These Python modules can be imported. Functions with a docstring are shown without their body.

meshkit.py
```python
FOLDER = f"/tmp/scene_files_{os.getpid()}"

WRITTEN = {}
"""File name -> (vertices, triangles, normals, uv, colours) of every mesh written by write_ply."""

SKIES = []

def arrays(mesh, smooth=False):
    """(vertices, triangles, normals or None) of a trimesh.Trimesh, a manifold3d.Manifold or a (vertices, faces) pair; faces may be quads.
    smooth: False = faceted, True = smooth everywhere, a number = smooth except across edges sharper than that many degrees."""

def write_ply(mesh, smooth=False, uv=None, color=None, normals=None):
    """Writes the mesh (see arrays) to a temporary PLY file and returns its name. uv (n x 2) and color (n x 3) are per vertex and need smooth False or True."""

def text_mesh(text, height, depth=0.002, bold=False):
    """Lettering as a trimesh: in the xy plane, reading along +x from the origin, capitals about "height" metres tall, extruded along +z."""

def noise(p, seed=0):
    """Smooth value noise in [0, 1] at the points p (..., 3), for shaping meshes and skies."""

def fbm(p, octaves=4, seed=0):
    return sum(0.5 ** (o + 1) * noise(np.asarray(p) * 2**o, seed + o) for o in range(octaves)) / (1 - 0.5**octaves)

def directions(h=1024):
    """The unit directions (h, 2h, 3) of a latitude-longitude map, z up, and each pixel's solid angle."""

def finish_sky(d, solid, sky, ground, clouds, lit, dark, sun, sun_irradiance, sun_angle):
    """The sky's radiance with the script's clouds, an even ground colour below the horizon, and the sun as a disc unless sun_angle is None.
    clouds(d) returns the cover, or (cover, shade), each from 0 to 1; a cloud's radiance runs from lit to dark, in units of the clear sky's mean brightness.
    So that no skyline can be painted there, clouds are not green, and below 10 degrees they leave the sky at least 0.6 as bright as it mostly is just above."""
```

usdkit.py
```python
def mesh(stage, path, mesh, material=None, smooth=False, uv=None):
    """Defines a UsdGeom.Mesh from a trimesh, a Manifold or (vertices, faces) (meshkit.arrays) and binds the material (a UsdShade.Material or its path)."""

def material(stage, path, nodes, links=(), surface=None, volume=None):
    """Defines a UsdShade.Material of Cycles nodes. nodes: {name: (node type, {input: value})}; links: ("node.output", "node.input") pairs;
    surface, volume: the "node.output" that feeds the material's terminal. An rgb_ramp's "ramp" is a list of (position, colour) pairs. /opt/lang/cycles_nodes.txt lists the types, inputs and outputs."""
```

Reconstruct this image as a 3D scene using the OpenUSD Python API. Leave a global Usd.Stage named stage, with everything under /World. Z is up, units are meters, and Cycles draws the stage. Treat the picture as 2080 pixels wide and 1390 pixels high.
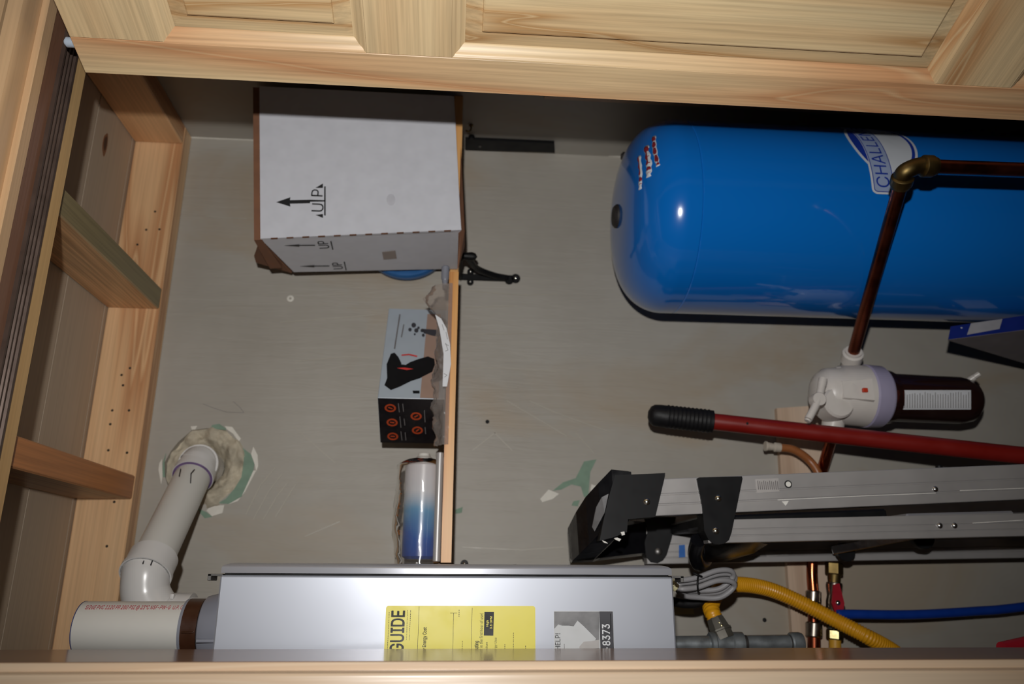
import math
import numpy as np
import trimesh
import usdkit
import meshkit
from shapely.geometry import Polygon, Point, box as sbox
from shapely import affinity
from pxr import Usd, UsdGeom, UsdLux, Gf, Sdf, UsdShade, Vt

stage = Usd.Stage.CreateInMemory()
UsdGeom.SetStageUpAxis(stage, UsdGeom.Tokens.z)
UsdGeom.SetStageMetersPerUnit(stage, 1.0)
UsdGeom.Xform.Define(stage, '/World')
UsdGeom.Scope.Define(stage, '/World/Looks')

# ---------------------------------------------------------------- camera, flash, ambient, exposure
FPX = 1593.0
YAW, PIT, ROL = np.radians([17.06, 4.32, 1.56])
CAM = np.array([0, 0, 1.5])
FW = np.array([math.sin(YAW) * math.cos(PIT), math.cos(YAW) * math.cos(PIT), -math.sin(PIT)])
_r = np.array([math.cos(YAW), -math.sin(YAW), 0.0])
_u = np.cross(_r, FW)
RT = _r * math.cos(ROL) + _u * math.sin(ROL)     # the place's right as the camera sees it: the camera is held on its side, so this is the picture's up
UP = -_r * math.sin(ROL) + _u * math.cos(ROL)    # the place's up: the picture's left


def frame(right, up, back, pos):
    m = Gf.Matrix4d(1.0)
    for i, a in enumerate((right, up, back)):
        m.SetRow3(i, Gf.Vec3d(*map(float, a)))
    m.SetTranslateOnly(Gf.Vec3d(*map(float, pos)))
    return m


cam = UsdGeom.Camera.Define(stage, '/World/camera')
cam.AddTransformOp().Set(frame(-UP, RT, -FW, CAM))
cam.CreateHorizontalApertureAttr(23.5)
cam.CreateVerticalApertureAttr(23.5 * 1390 / 2080)
cam.CreateFocalLengthAttr(23.5 * FPX / 2080)
cam.CreateFStopAttr(2.8)
cam.CreateFocusDistanceAttr(0.95)
cam.CreateClippingRangeAttr(Gf.Vec2f(0.01, 50))
cam.CreateExposureAttr(0.0)

# the flash gun in the camera's shoe: beside the lens because the camera is on its side
FLASH = CAM + RT * 0.17 - FW * 0.09 + UP * 0.03
fl = UsdLux.SphereLight.Define(stage, '/World/flash')
fl.CreateRadiusAttr(0.013)
fl.CreateIntensityAttr(6450.0)
fl.CreateColorAttr(Gf.Vec3f(1.0, 0.985, 0.96))
fl.AddTransformOp().Set(frame(-UP, RT, -FW, FLASH))
sh = UsdLux.ShapingAPI.Apply(fl.GetPrim())
sh.CreateShapingConeAngleAttr(50.0)
sh.CreateShapingConeSoftnessAttr(0.9)
amb = UsdLux.DomeLight.Define(stage, '/World/room_ambient')
amb.CreateIntensityAttr(0.0015)
amb.CreateColorAttr(Gf.Vec3f(1.0, 0.8, 0.6))


def ray(x, y):
    return FW + (695 - y) / FPX * RT - (x - 1040) / FPX * UP


def at(x, y, Y=None, X=None, Z=None):
    """The point of the place on the plane Y (or X, or Z) that the photograph shows at pixel x, y."""
    d = ray(x, y)
    i, v = (1, Y) if Y is not None else (0, X) if X is not None else (2, Z)
    return CAM + d * (v - CAM[i]) / d[i]


# ---------------------------------------------------------------- names and objects
used = {}


def numbered(path):
    n = used.get(path, 0)
    used[path] = n + 1
    return path if n == 0 else f'{path}_{n:03d}'


class Thing:
    def __init__(self, path, origin):
        self.path, self.o = path, np.asarray(origin, float)


def meta(prim, label=None, cat=None, group=None, kind=None):
    for k, v in (('label', label), ('category', cat), ('group', group), ('kind', kind)):
        if v:
            prim.SetCustomDataByKey(k, v)


def thing(name, label, cat=None, origin=(0, 0, 0), group=None, kind=None):
    p = numbered('/World/' + name)
    x = UsdGeom.Xform.Define(stage, p)
    x.AddTranslateOp().Set(Gf.Vec3d(*map(float, origin)))
    meta(x.GetPrim(), label, cat, group, kind)
    return Thing(p, origin)


def cat_(*ms):
    out = []
    for m in ms:
        out.extend(m) if isinstance(m, (list, tuple)) else out.append(m)
    return trimesh.util.concatenate(out) if len(out) > 1 else out[0]


def part(parent, name, mesh, mat, smooth=32, label=None, kind=None):
    """A mesh (in the place's coordinates) as one part of its thing."""
    if isinstance(mesh, (list, tuple)):
        mesh = cat_(*mesh)
    p = numbered(parent.path + '/' + name)
    v = np.array(mesh.vertices) - parent.o
    m = trimesh.Trimesh(v, mesh.faces, process=False)
    g = usdkit.mesh(stage, p, m, M[mat], smooth=smooth)
    meta(g.GetPrim(), label, kind=kind)
    return Thing(p, parent.o)


# ---------------------------------------------------------------- shapes
def unit(v):
    v = np.asarray(v, float)
    return v / np.linalg.norm(v)


def hull(pts):
    return trimesh.convex.convex_hull(np.asarray(pts, float))


def obox(c, ax, half, bev=0.0008):
    c, pts = np.asarray(c, float), []
    b = min(bev, min(half) * 0.49)
    for s in np.ndindex(2, 2, 2):
        s = np.array(s) * 2 - 1
        for k in range(3):
            h = np.array(half, float) - b
            h[k] += b
            pts.append(c + sum(ax[i] * (s[i] * h[i]) for i in range(3)))
    return hull(pts)


I3 = np.eye(3)


def box(lo, hi, bev=0.0008):
    lo, hi = np.minimum(lo, hi), np.maximum(lo, hi)
    return obox((lo + hi) / 2, I3, (hi - lo) / 2, bev)


def perp(d):
    d = unit(d)
    a = unit(np.cross(d, [0, 0, 1.0] if abs(d[2]) < 0.9 else [1.0, 0, 0]))
    return a, np.cross(d, a)


def lathe(a, d, prof, n=32, closed=False):
    """Revolves (distance along d, radius) pairs about the axis from a along d. Closed profiles make rings."""
    a, d = np.asarray(a, float), unit(d)
    e, f = perp(d)
    ang = np.arange(n) * 2 * np.pi / n
    V, F = [], []
    for t, r in prof:
        V.append(a + d * t + r * (np.cos(ang)[:, None] * e + np.sin(ang)[:, None] * f))
    m = len(prof)
    rows = range(m if closed else m - 1)
    for i in rows:
        for j in range(n):
            p, q = i * n + j, i * n + (j + 1) % n
            i2 = (i + 1) % m
            r_, s_ = i2 * n + (j + 1) % n, i2 * n + j
            F += [[p, q, r_], [p, r_, s_]]
    V = np.vstack(V)
    if not closed:
        k = len(V)
        V = np.vstack([V, a + d * prof[0][0], a + d * prof[-1][0]])
        for j in range(n):
            F.append([k, (j + 1) % n, j])
            F.append([k + 1, (m - 1) * n + j, (m - 1) * n + (j + 1) % n])
    t = trimesh.Trimesh(V, F, process=False)
    t.update_faces(t.nondegenerate_faces())
    return t


def cyl(a, b, r, n=28, bev=0.0008):
    L = np.linalg.norm(np.asarray(b, float) - a)
    bev = min(bev, r * 0.4, L * 0.3)
    return lathe(a, np.asarray(b, float) - a, [(0, r - bev), (bev, r), (L - bev, r), (L, r - bev)], n)


def pipe(a, b, r, wall, n=40):
    L = np.linalg.norm(np.asarray(b, float) - a)
    return lathe(a, np.asarray(b, float) - a, [(0, r - wall), (0, r), (L, r), (L, r - wall)], n, closed=True)


def spl(pts, n=12):
    P = np.asarray(pts, float)
    P = np.vstack([2 * P[0] - P[1], P, 2 * P[-1] - P[-2]])
    out = []
    for i in range(1, len(P) - 2):
        for t in np.arange(n) / n:
            a, b, c, d = P[i - 1:i + 3]
            out.append(0.5 * (2 * b + (c - a) * t + (2 * a - 5 * b + 4 * c - d) * t * t + (3 * b - a - 3 * c + d) * t ** 3))
    out.append(P[-2])
    return np.array(out)


def tube(pts, r, n=14):
    P = np.asarray(pts, float)
    R = np.broadcast_to(np.asarray(r, float), (len(P),))
    T = np.gradient(P, axis=0)
    T /= np.linalg.norm(T, axis=1, keepdims=True)
    a, _ = perp(T[0])
    ang = np.arange(n) * 2 * np.pi / n
    V, F = [], []
    for i in range(len(P)):
        a = unit(a - T[i] * (a @ T[i]))
        b = np.cross(T[i], a)
        V.append(P[i] + R[i] * (np.cos(ang)[:, None] * a + np.sin(ang)[:, None] * b))
    for i in range(len(P) - 1):
        for j in range(n):
            p, q = i * n + j, i * n + (j + 1) % n
            F += [[p, q, q + n], [p, q + n, p + n]]
    V = np.vstack(V)
    k = len(V)
    V = np.vstack([V, P[0], P[-1]])
    m = len(P) - 1
    for j in range(n):
        F.append([k, (j + 1) % n, j])
        F.append([k + 1, m * n + j, m * n + (j + 1) % n])
    return trimesh.Trimesh(V, F, process=False)


def prism(poly, o, e1, e2, h):
    """A shapely polygon (or a list of points) drawn in the frame o, e1, e2 and extruded by h along e1 x e2."""
    if not hasattr(poly, 'geom_type'):
        poly = Polygon(poly)
    e1, e2 = np.asarray(e1, float), np.asarray(e2, float)
    e3 = unit(np.cross(e1, e2))
    gs = getattr(poly, 'geoms', [poly])
    out = []
    for g in gs:
        m = trimesh.creation.extrude_polygon(g, h, engine='earcut')
        v = np.array(m.vertices)
        m = trimesh.Trimesh(np.asarray(o) + v[:, :1] * e1 + v[:, 1:2] * e2 + v[:, 2:] * e3, m.faces, process=False)
        out.append(m)
    return cat_(*out)


def words(s, height, o, e1, e2, lift=0.0002, thick=0.0002, bold=False, align='l', stretch=1.0):
    m = meshkit.text_mesh(s, height, thick, bold)
    v = np.array(m.vertices)
    v[:, 0] *= stretch
    if align == 'c':
        v[:, 0] -= (v[:, 0].min() + v[:, 0].max()) / 2
    if align == 'r':
        v[:, 0] -= v[:, 0].max()
    e1, e2 = unit(e1), unit(e2)
    e3 = np.cross(e1, e2)
    return trimesh.Trimesh(np.asarray(o) + v[:, :1] * e1 + v[:, 1:2] * e2 + (v[:, 2:] + lift) * e3, m.faces, process=False)


def rrect(x0, y0, x1, y1, r):
    return sbox(x0 + r, y0 + r, x1 - r, y1 - r).buffer(r, quad_segs=5)


def bolt(c, n, r, h=None):
    """A round-headed rivet or screw standing on the point c."""
    h = h or r * 0.6
    return lathe(np.asarray(c) - unit(n) * 0.001, n, [(0, r), (0.001 + h * 0.25, r), (0.001 + h * 0.7, r * 0.75), (0.001 + h * 0.95, r * 0.35), (0.001 + h, r * 0.05)], 16)


# ---------------------------------------------------------------- materials
M = {}


def lin(c):
    c = np.asarray(c, float) / 255.0
    return tuple(np.where(c <= 0.04045, c / 12.92, ((c + 0.055) / 1.055) ** 2.4))


def plain(name, col, rough=0.5, metal=0.0, var=0.12, scale=40, bump=0.0, coat=0.0, bscale=None, spec=0.5, **kw):
    c = np.array(lin(col))
    nodes = {'g': ('geometry', {}), 'n': ('noise_texture', {'scale': scale, 'detail': 4}),
             'r': ('rgb_ramp', {'ramp': [(0.25, tuple(c * (1 - var))), (0.75, tuple(np.minimum(c * (1 + var), 1)))]}),
             'q': ('map_range', {'from_min': 0.3, 'from_max': 0.7, 'to_min': max(rough - 0.08, 0.02), 'to_max': min(rough + 0.08, 1)}),
             'p': ('principled_bsdf', {'metallic': metal, 'coat_weight': coat, 'coat_roughness': 0.06, 'specular_ior_level': spec, **kw})}
    links = [('g.position', 'n.vector'), ('n.fac', 'r.fac'), ('r.color', 'p.base_color'), ('n.fac', 'q.value'), ('q.result', 'p.roughness')]
    if bump:
        nodes['n2'] = ('noise_texture', {'scale': bscale or scale * 3, 'detail': 5})
        nodes['b'] = ('bump', {'strength': bump, 'distance': 0.002})
        links += [('g.position', 'n2.vector'), ('n2.fac', 'b.height'), ('b.normal', 'p.normal')]
    M[name] = usdkit.material(stage, '/World/Looks/' + name, nodes, links, 'p.BSDF')


def wood(name, dark, mid, light, grain='z', rings=9.0, fine=0.25, rough=0.42, turn=0.0, coat=0.0, knots=False, side=None, wave=2.2, seed=0.0):
    """Sawn softwood: growth rings drawn out along the grain, fine fibre lines, optional second tone on faces that look along x."""
    s = {'x': (0.07, 1, 1), 'y': (1, 0.07, 1), 'z': (1, 1, 0.07)}[grain]
    s2 = {'x': (0.02, 1, 1), 'y': (1, 0.02, 1), 'z': (1, 1, 0.02)}[grain]
    d, m_, l_ = (np.array(lin(c)) for c in (dark, mid, light))
    nodes = {'g': ('geometry', {}), 'm0': ('mapping', {'rotation': (0, 0, turn), 'location': (seed, seed * 0.7, seed * 0.3)}), 'm1': ('mapping', {'scale': s}), 'm2': ('mapping', {'scale': s2}),
             'n1': ('noise_texture', {'scale': rings, 'detail': 2.5, 'roughness': 0.45, 'distortion': 0.4}),
             'k': ('math', {'math_type': 'multiply', 'value2': wave}), 'f': ('math', {'math_type': 'pingpong', 'value2': 0.25}),
             'f2': ('math', {'math_type': 'multiply', 'value2': 4.0}),
             'r1': ('rgb_ramp', {'ramp': [(0, tuple(l_)), (0.45, tuple(m_ * 0.4 + l_ * 0.6)), (0.8, tuple(m_)), (0.97, tuple(d)), (1.0, tuple(m_))]}),
             'n2': ('noise_texture', {'scale': 260, 'detail': 3}), 'r2': ('rgb_ramp', {'ramp': [(0.3, (1 - fine,) * 3), (0.65, (1, 1, 1))]}),
             'x': ('mix', {'mix_type': 'multiply', 'fac': 1.0}),
             'b': ('bump', {'strength': 0.12, 'distance': 0.001}),
             'p': ('principled_bsdf', {'roughness': rough, 'coat_weight': coat, 'coat_roughness': 0.2})}
    links = [('g.position', 'm0.vector'), ('m0.vector', 'm1.vector'), ('m0.vector', 'm2.vector'), ('m1.vector', 'n1.vector'), ('n1.fac', 'k.value1'), ('k.value', 'f.value1'), ('f.value', 'f2.value1'), ('f2.value', 'r1.fac'),
             ('m2.vector', 'n2.vector'), ('n2.fac', 'r2.fac'), ('r1.color', 'x.color1'), ('r2.color', 'x.color2'), ('n2.fac', 'b.height'), ('b.normal', 'p.normal')]
    top = 'x.color'
    if knots:
        nodes |= {'km': ('mapping', {'scale': (7, 3.2, 3)}), 'kv': ('voronoi_texture', {'scale': 1.0, 'randomness': 1.0}), 'kr': ('rgb_ramp', {'ramp': [(0.0, (0.10, 0.04, 0.02)), (0.05, (0.16, 0.07, 0.035)), (0.085, (0.5, 0.36, 0.24)), (0.12, (1, 1, 1))]}), 'kx': ('mix', {'mix_type': 'multiply', 'fac': 1.0})}
        links += [('m0.vector', 'km.vector'), ('km.vector', 'kv.vector'), ('kv.distance', 'kr.fac'), (top, 'kx.color1'), ('kr.color', 'kx.color2')]
        top = 'kx.color'
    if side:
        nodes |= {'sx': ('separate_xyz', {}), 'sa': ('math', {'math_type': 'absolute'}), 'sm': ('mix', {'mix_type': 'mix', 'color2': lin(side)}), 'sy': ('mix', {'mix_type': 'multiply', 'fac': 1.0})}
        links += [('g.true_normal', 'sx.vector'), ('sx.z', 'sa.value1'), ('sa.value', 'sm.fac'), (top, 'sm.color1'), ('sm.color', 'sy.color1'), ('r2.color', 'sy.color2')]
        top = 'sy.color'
    links.append((top, 'p.base_color'))
    M[name] = usdkit.material(stage, '/World/Looks/' + name, nodes, links, 'p.BSDF')


TURN = math.radians(17.3)
PINE = ((216, 160, 114), (228, 184, 138), (240, 212, 166))
wood('pine_z', *PINE, 'z', rings=6, wave=2.2, rough=0.38)
wood('pine_face', (206, 160, 108), (232, 198, 150), (238, 212, 166), 'z', rings=16, wave=1.2, rough=0.34)
wood('pine_rail', (210, 158, 108), (230, 194, 146), (238, 210, 164), 'y', rings=8, wave=2.0, turn=-TURN, rough=0.38, seed=0.4)
wood('trim_x', (184, 140, 100), (204, 166, 124), (212, 176, 136), 'x', rings=10, wave=1.0, fine=0.10, rough=0.3)
wood('trim_z', (214, 186, 156), (222, 198, 170), (226, 206, 180), 'z', rings=8, wave=1.2, fine=0.08, rough=0.3)
wood('jamb_x', (104, 74, 58), (118, 84, 66), (128, 92, 72), 'x', rings=8, wave=1, fine=0.1, rough=0.28)
wood('jamb_z', (120, 90, 72), (134, 102, 82), (142, 112, 92), 'z', rings=8, wave=1, fine=0.1, rough=0.2)
wood('stop_x', (176, 128, 80), (206, 164, 108), (216, 178, 122), 'x', rings=10, wave=1.2, fine=0.12)
wood('fir_x', (196, 142, 98), (224, 180, 134), (234, 196, 152), 'x', rings=8, wave=1.6, fine=0.18)
wood('fir_y', (180, 122, 80), (212, 158, 110), (224, 176, 128), 'y', rings=10, wave=1.8, fine=0.2)
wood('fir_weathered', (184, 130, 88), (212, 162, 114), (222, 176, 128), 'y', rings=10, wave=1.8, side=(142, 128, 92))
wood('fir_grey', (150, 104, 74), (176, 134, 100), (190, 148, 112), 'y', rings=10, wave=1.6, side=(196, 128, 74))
wood('plank', (146, 126, 106), (172, 153, 132), (184, 166, 145), 'x', rings=5, wave=1.0, fine=0.10, rough=0.6)
wood('shelf_wood', (190, 128, 70), (218, 158, 92), (226, 172, 108), 'x', rings=20, wave=2, fine=0.15)
wood('ply', (188, 160, 136), (204, 178, 154), (212, 188, 166), 'x', rings=8, wave=1.2, fine=0.08, rough=0.7)


def wall_paint(name):
    """Skim-coated drywall: uneven grey-beige compound with trowel sweeps, buff where the paper shows through."""
    a, b, c = lin((155, 149, 139)), lin((167, 162, 153)), lin((160, 146, 127))
    nodes = {'g': ('geometry', {}), 'm': ('mapping', {'rotation': (0, 0.06, 0), 'scale': (8, 1, 0.8)}), 'm3': ('mapping', {'rotation': (0, -0.9, 0), 'scale': (9, 1, 1)}), 'm4': ('mapping', {'scale': (1.6, 1, 0.9)}),
             'n1': ('noise_texture', {'scale': 3.0, 'detail': 5, 'roughness': 0.6}), 'r1': ('rgb_ramp', {'ramp': [(0.32, a), (0.62, b)]}),
             'n2': ('noise_texture', {'scale': 2.1, 'detail': 6, 'roughness': 0.55, 'distortion': 0.8}), 'r2': ('rgb_ramp', {'ramp': [(0.52, (0, 0, 0)), (0.63, (0.8,) * 3)]}),
             'x': ('mix', {'mix_type': 'mix', 'color2': c}),
             's1': ('noise_texture', {'scale': 7, 'detail': 6, 'roughness': 0.62, 'distortion': 0.7}), 's2': ('noise_texture', {'scale': 5, 'detail': 6, 'roughness': 0.65, 'distortion': 1.2}),
             'k': ('noise_texture', {'scale': 2.6, 'detail': 2}), 'kr': ('rgb_ramp', {'ramp': [(0.42, (0, 0, 0)), (0.55, (1, 1, 1))]}),
             'sm': ('mix', {}), 's3': ('noise_texture', {'scale': 90, 'detail': 4}), 'sa': ('math', {'math_type': 'multiply_add', 'value2': 0.05}),
             'b': ('bump', {'strength': 0.38, 'distance': 0.005}), 'p': ('principled_bsdf', {'roughness': 0.52, 'specular_ior_level': 0.45})}
    links = [('g.position', 'm.vector'), ('g.position', 'm3.vector'), ('g.position', 'n1.vector'), ('g.position', 'm4.vector'), ('m4.vector', 'n2.vector'), ('n1.fac', 'r1.fac'), ('n2.fac', 'r2.fac'), ('r1.color', 'x.color1'), ('r2.color', 'x.fac'),
             ('m.vector', 's1.vector'), ('m3.vector', 's2.vector'), ('g.position', 'k.vector'), ('k.fac', 'kr.fac'), ('kr.color', 'sm.fac'), ('s1.color', 'sm.color1'), ('s2.color', 'sm.color2'),
             ('g.position', 's3.vector'), ('s3.fac', 'sa.value1'), ('sm.color', 'sa.value3'), ('sa.value', 'b.height'), ('b.normal', 'p.normal'), ('x.color', 'p.base_color')]
    M[name] = usdkit.material(stage, '/World/Looks/' + name, nodes, links, 'p.BSDF')


wall_paint('skim_coat')
plain('spackle', (214, 210, 200), 0.6, var=0.06, bump=0.3)
plain('compound_ridge', (168, 162, 150), 0.45, var=0.06)
plain('green_paper', (122, 146, 128), 0.8, var=0.15, scale=60)
plain('foam', (184, 174, 154), 0.85, var=0.3, scale=40, bump=0.8, bscale=90)
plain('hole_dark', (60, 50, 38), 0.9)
plain('knot_rim', (128, 84, 56), 0.6, var=0.2)
plain('knot_core', (66, 40, 28), 0.6, var=0.3)
plain('concrete', (128, 122, 114), 0.85, bump=0.3)
plain('pvc', (204, 202, 196), 0.36, var=0.03, scale=12)
plain('pvc_fitting', (212, 210, 208), 0.3, var=0.03, scale=12)
plain('purple_primer', (108, 86, 128), 0.45, var=0.3, scale=90)
plain('blue_rim', (70, 74, 110), 0.5)
plain('print_red', (176, 48, 62), 0.5)
plain('marker', (38, 38, 44), 0.6)
plain('grey_plastic', (128, 130, 140), 0.4, var=0.05)
plain('rubber_brown', (62, 36, 22), 0.35, var=0.2)
plain('steel', (200, 200, 200), 0.25, metal=1.0, var=0.05)
plain('silver_paint', (176, 180, 190), 0.42, metal=0.35, var=0.0, scale=3, spec=0.5)
plain('silver_cover', (188, 190, 198), 0.40, metal=0.45, var=0.0, scale=3)
plain('gap_black', (14, 14, 15), 0.8)
plain('zinc', (120, 118, 116), 0.4, metal=0.9)
plain('yellow_paper', (226, 214, 84), 0.4, var=0.02)
plain('ink', (22, 22, 24), 0.55)
plain('white_paper', (212, 214, 218), 0.55, var=0.03)
plain('photo_grey', (120, 120, 122), 0.4, var=0.25, scale=60)
plain('photo_light', (196, 198, 200), 0.4, var=0.05)
plain('dark_band', (56, 56, 62), 0.4)
plain('tank_blue', (8, 104, 190), 0.16, var=0.02, scale=4, coat=0.6)
plain('tank_rubber', (34, 30, 30), 0.6)
plain('label_white', (196, 200, 206), 0.4, var=0.02)
plain('label_blue', (24, 52, 146), 0.4, var=0.08)
plain('label_pale', (146, 160, 190), 0.4, var=0.05)
plain('label_red', (126, 32, 40), 0.45, var=0.15, scale=120)
plain('copper', (176, 94, 62), 0.24, metal=1.0, var=0.18, scale=30)
plain('copper_aged', (120, 62, 42), 0.34, metal=1.0, var=0.25, scale=30)
plain('brass', (112, 94, 58), 0.46, metal=1.0, var=0.15, scale=40)
plain('brass_bright', (236, 220, 160), 0.2, metal=1.0, var=0.05)
plain('solder_tin', (150, 140, 130), 0.3, metal=1.0, var=0.2, scale=60)
plain('filter_white', (210, 204, 198), 0.34, var=0.03)
plain('filter_ring', (164, 158, 184), 0.35, var=0.03)
plain('red_paint', (124, 24, 18), 0.36, var=0.08, scale=20)
plain('red_button', (196, 60, 34), 0.4)
plain('black_rubber', (18, 17, 19), 0.55, bump=0.2, spec=0.3)
plain('black_plastic', (17, 17, 19), 0.5, var=0.08, spec=0.25)
plain('black_gloss', (15, 15, 18), 0.28, var=0.1, spec=0.4)
plain('black_iron', (12, 12, 14), 0.5, var=0.15, spec=0.25)
plain('aluminium', (176, 173, 172), 0.38, metal=0.35, var=0.05, scale=15)
plain('rivet_steel', (226, 226, 216), 0.18, metal=1.0)
plain('paint_splash', (226, 224, 218), 0.6)
plain('sticker_grey', (176, 172, 170), 0.5)
plain('sticker_text', (110, 106, 106), 0.6)
plain('sticker_blue', (40, 100, 176), 0.5)
plain('brown_hose', (150, 92, 52), 0.4, var=0.1)
plain('clear_dull', (190, 180, 166), 0.3, var=0.1)
plain('carton_white', (206, 207, 214), 0.62, var=0.035, scale=55, bump=0.1)
plain('carton_brown', (124, 84, 60), 0.8, var=0.12, scale=60)
plain('smudge', (192, 192, 199), 0.7, var=0.1)
plain('tape_brown', (150, 138, 132), 0.5)
plain('disc_blue', (38, 92, 148), 0.4, var=0.05)
plain('box_grey', (168, 178, 188), 0.4, var=0.03)
plain('box_black', (26, 23, 26), 0.32, var=0.1)
plain('table_tan', (160, 134, 120), 0.45, var=0.06)
plain('icon_orange', (176, 66, 28), 0.5)
plain('picture_red', (206, 60, 56), 0.5)
plain('yellow_hose', (224, 158, 24), 0.38, var=0.05)
plain('pipe_galvanised', (150, 156, 160), 0.42, metal=0.7, var=0.2, scale=60)
plain('pipe_dope', (44, 40, 38), 0.6)
plain('union_grey', (96, 92, 84), 0.5, metal=0.4, var=0.15)
plain('cord_grey', (150, 148, 150), 0.4, var=0.04)
plain('pex_blue', (16, 58, 150), 0.35, var=0.05)
plain('red_lever', (164, 28, 44), 0.4)
plain('yellow_tape', (214, 160, 50), 0.5)
plain('plate_cream', (186, 178, 140), 0.5)
plain('box_blue', (28, 42, 122), 0.4, var=0.1)
plain('box_side', (116, 110, 112), 0.6, var=0.15)
plain('track_bronze', (96, 80, 72), 0.4, metal=0.5, var=0.1)
plain('guide_white', (176, 190, 206), 0.4)
plain('casing_wall', (190, 180, 164), 0.7)


def film(name, tint, gloss=0.12, haze=0.18, milk=(0.62, 0.6, 0.57)):
    """Thin clear plastic film: mostly see-through, shiny, a little milky."""
    M[name] = usdkit.material(stage, '/World/Looks/' + name, {
        't': ('transparent_bsdf', {'color': tint}), 'd': ('diffuse_bsdf', {'color': milk}), 'g': ('glossy_bsdf', {'color': (1, 1, 1), 'roughness': gloss}),
        'a': ('mix_closure', {'fac': haze}), 'f': ('fresnel', {'IOR': 1.5}), 'b': ('mix_closure', {})},
        [('t.BSDF', 'a.closure1'), ('d.BSDF', 'a.closure2'), ('a.closure', 'b.closure1'), ('g.BSDF', 'b.closure2'), ('f.fac', 'b.fac')], 'b.closure')


film('clear_film', (0.95, 0.94, 0.93), 0.1, 0.07)
film('bag_film', (0.80, 0.75, 0.71), 0.10, 0.38, (0.42, 0.37, 0.34))
film('sump_brown', (0.34, 0.13, 0.11), 0.16, 0.30, (0.06, 0.022, 0.018))

# cartridge print: white running into deep blue along the can, as printed
_o = (0.05, 0, 0)
M['cartridge_print'] = usdkit.material(stage, '/World/Looks/cartridge_print', {
    'g': ('geometry', {}), 's': ('separate_xyz', {}), 'w': ('noise_texture', {'scale': 16, 'detail': 1}), 'wa': ('math', {'math_type': 'multiply_add', 'value2': 0.05}),
    'm': ('map_range', {'from_min': 0.045, 'from_max': 0.195, 'to_min': 0, 'to_max': 1, 'clamp': True}),
    'r': ('rgb_ramp', {'ramp': [(0, lin((10, 40, 128))), (0.3, lin((20, 82, 164))), (0.55, lin((96, 152, 192))), (0.78, lin((206, 208, 214))), (1, lin((212, 208, 212)))]}),
    'p': ('principled_bsdf', {'roughness': 0.3})},
    [('g.position', 's.vector'), ('g.position', 'w.vector'), ('w.fac', 'wa.value1'), ('s.x', 'wa.value3'), ('wa.value', 'm.value'), ('m.result', 'r.fac'), ('r.color', 'p.base_color')], 'p.BSDF')


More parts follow.
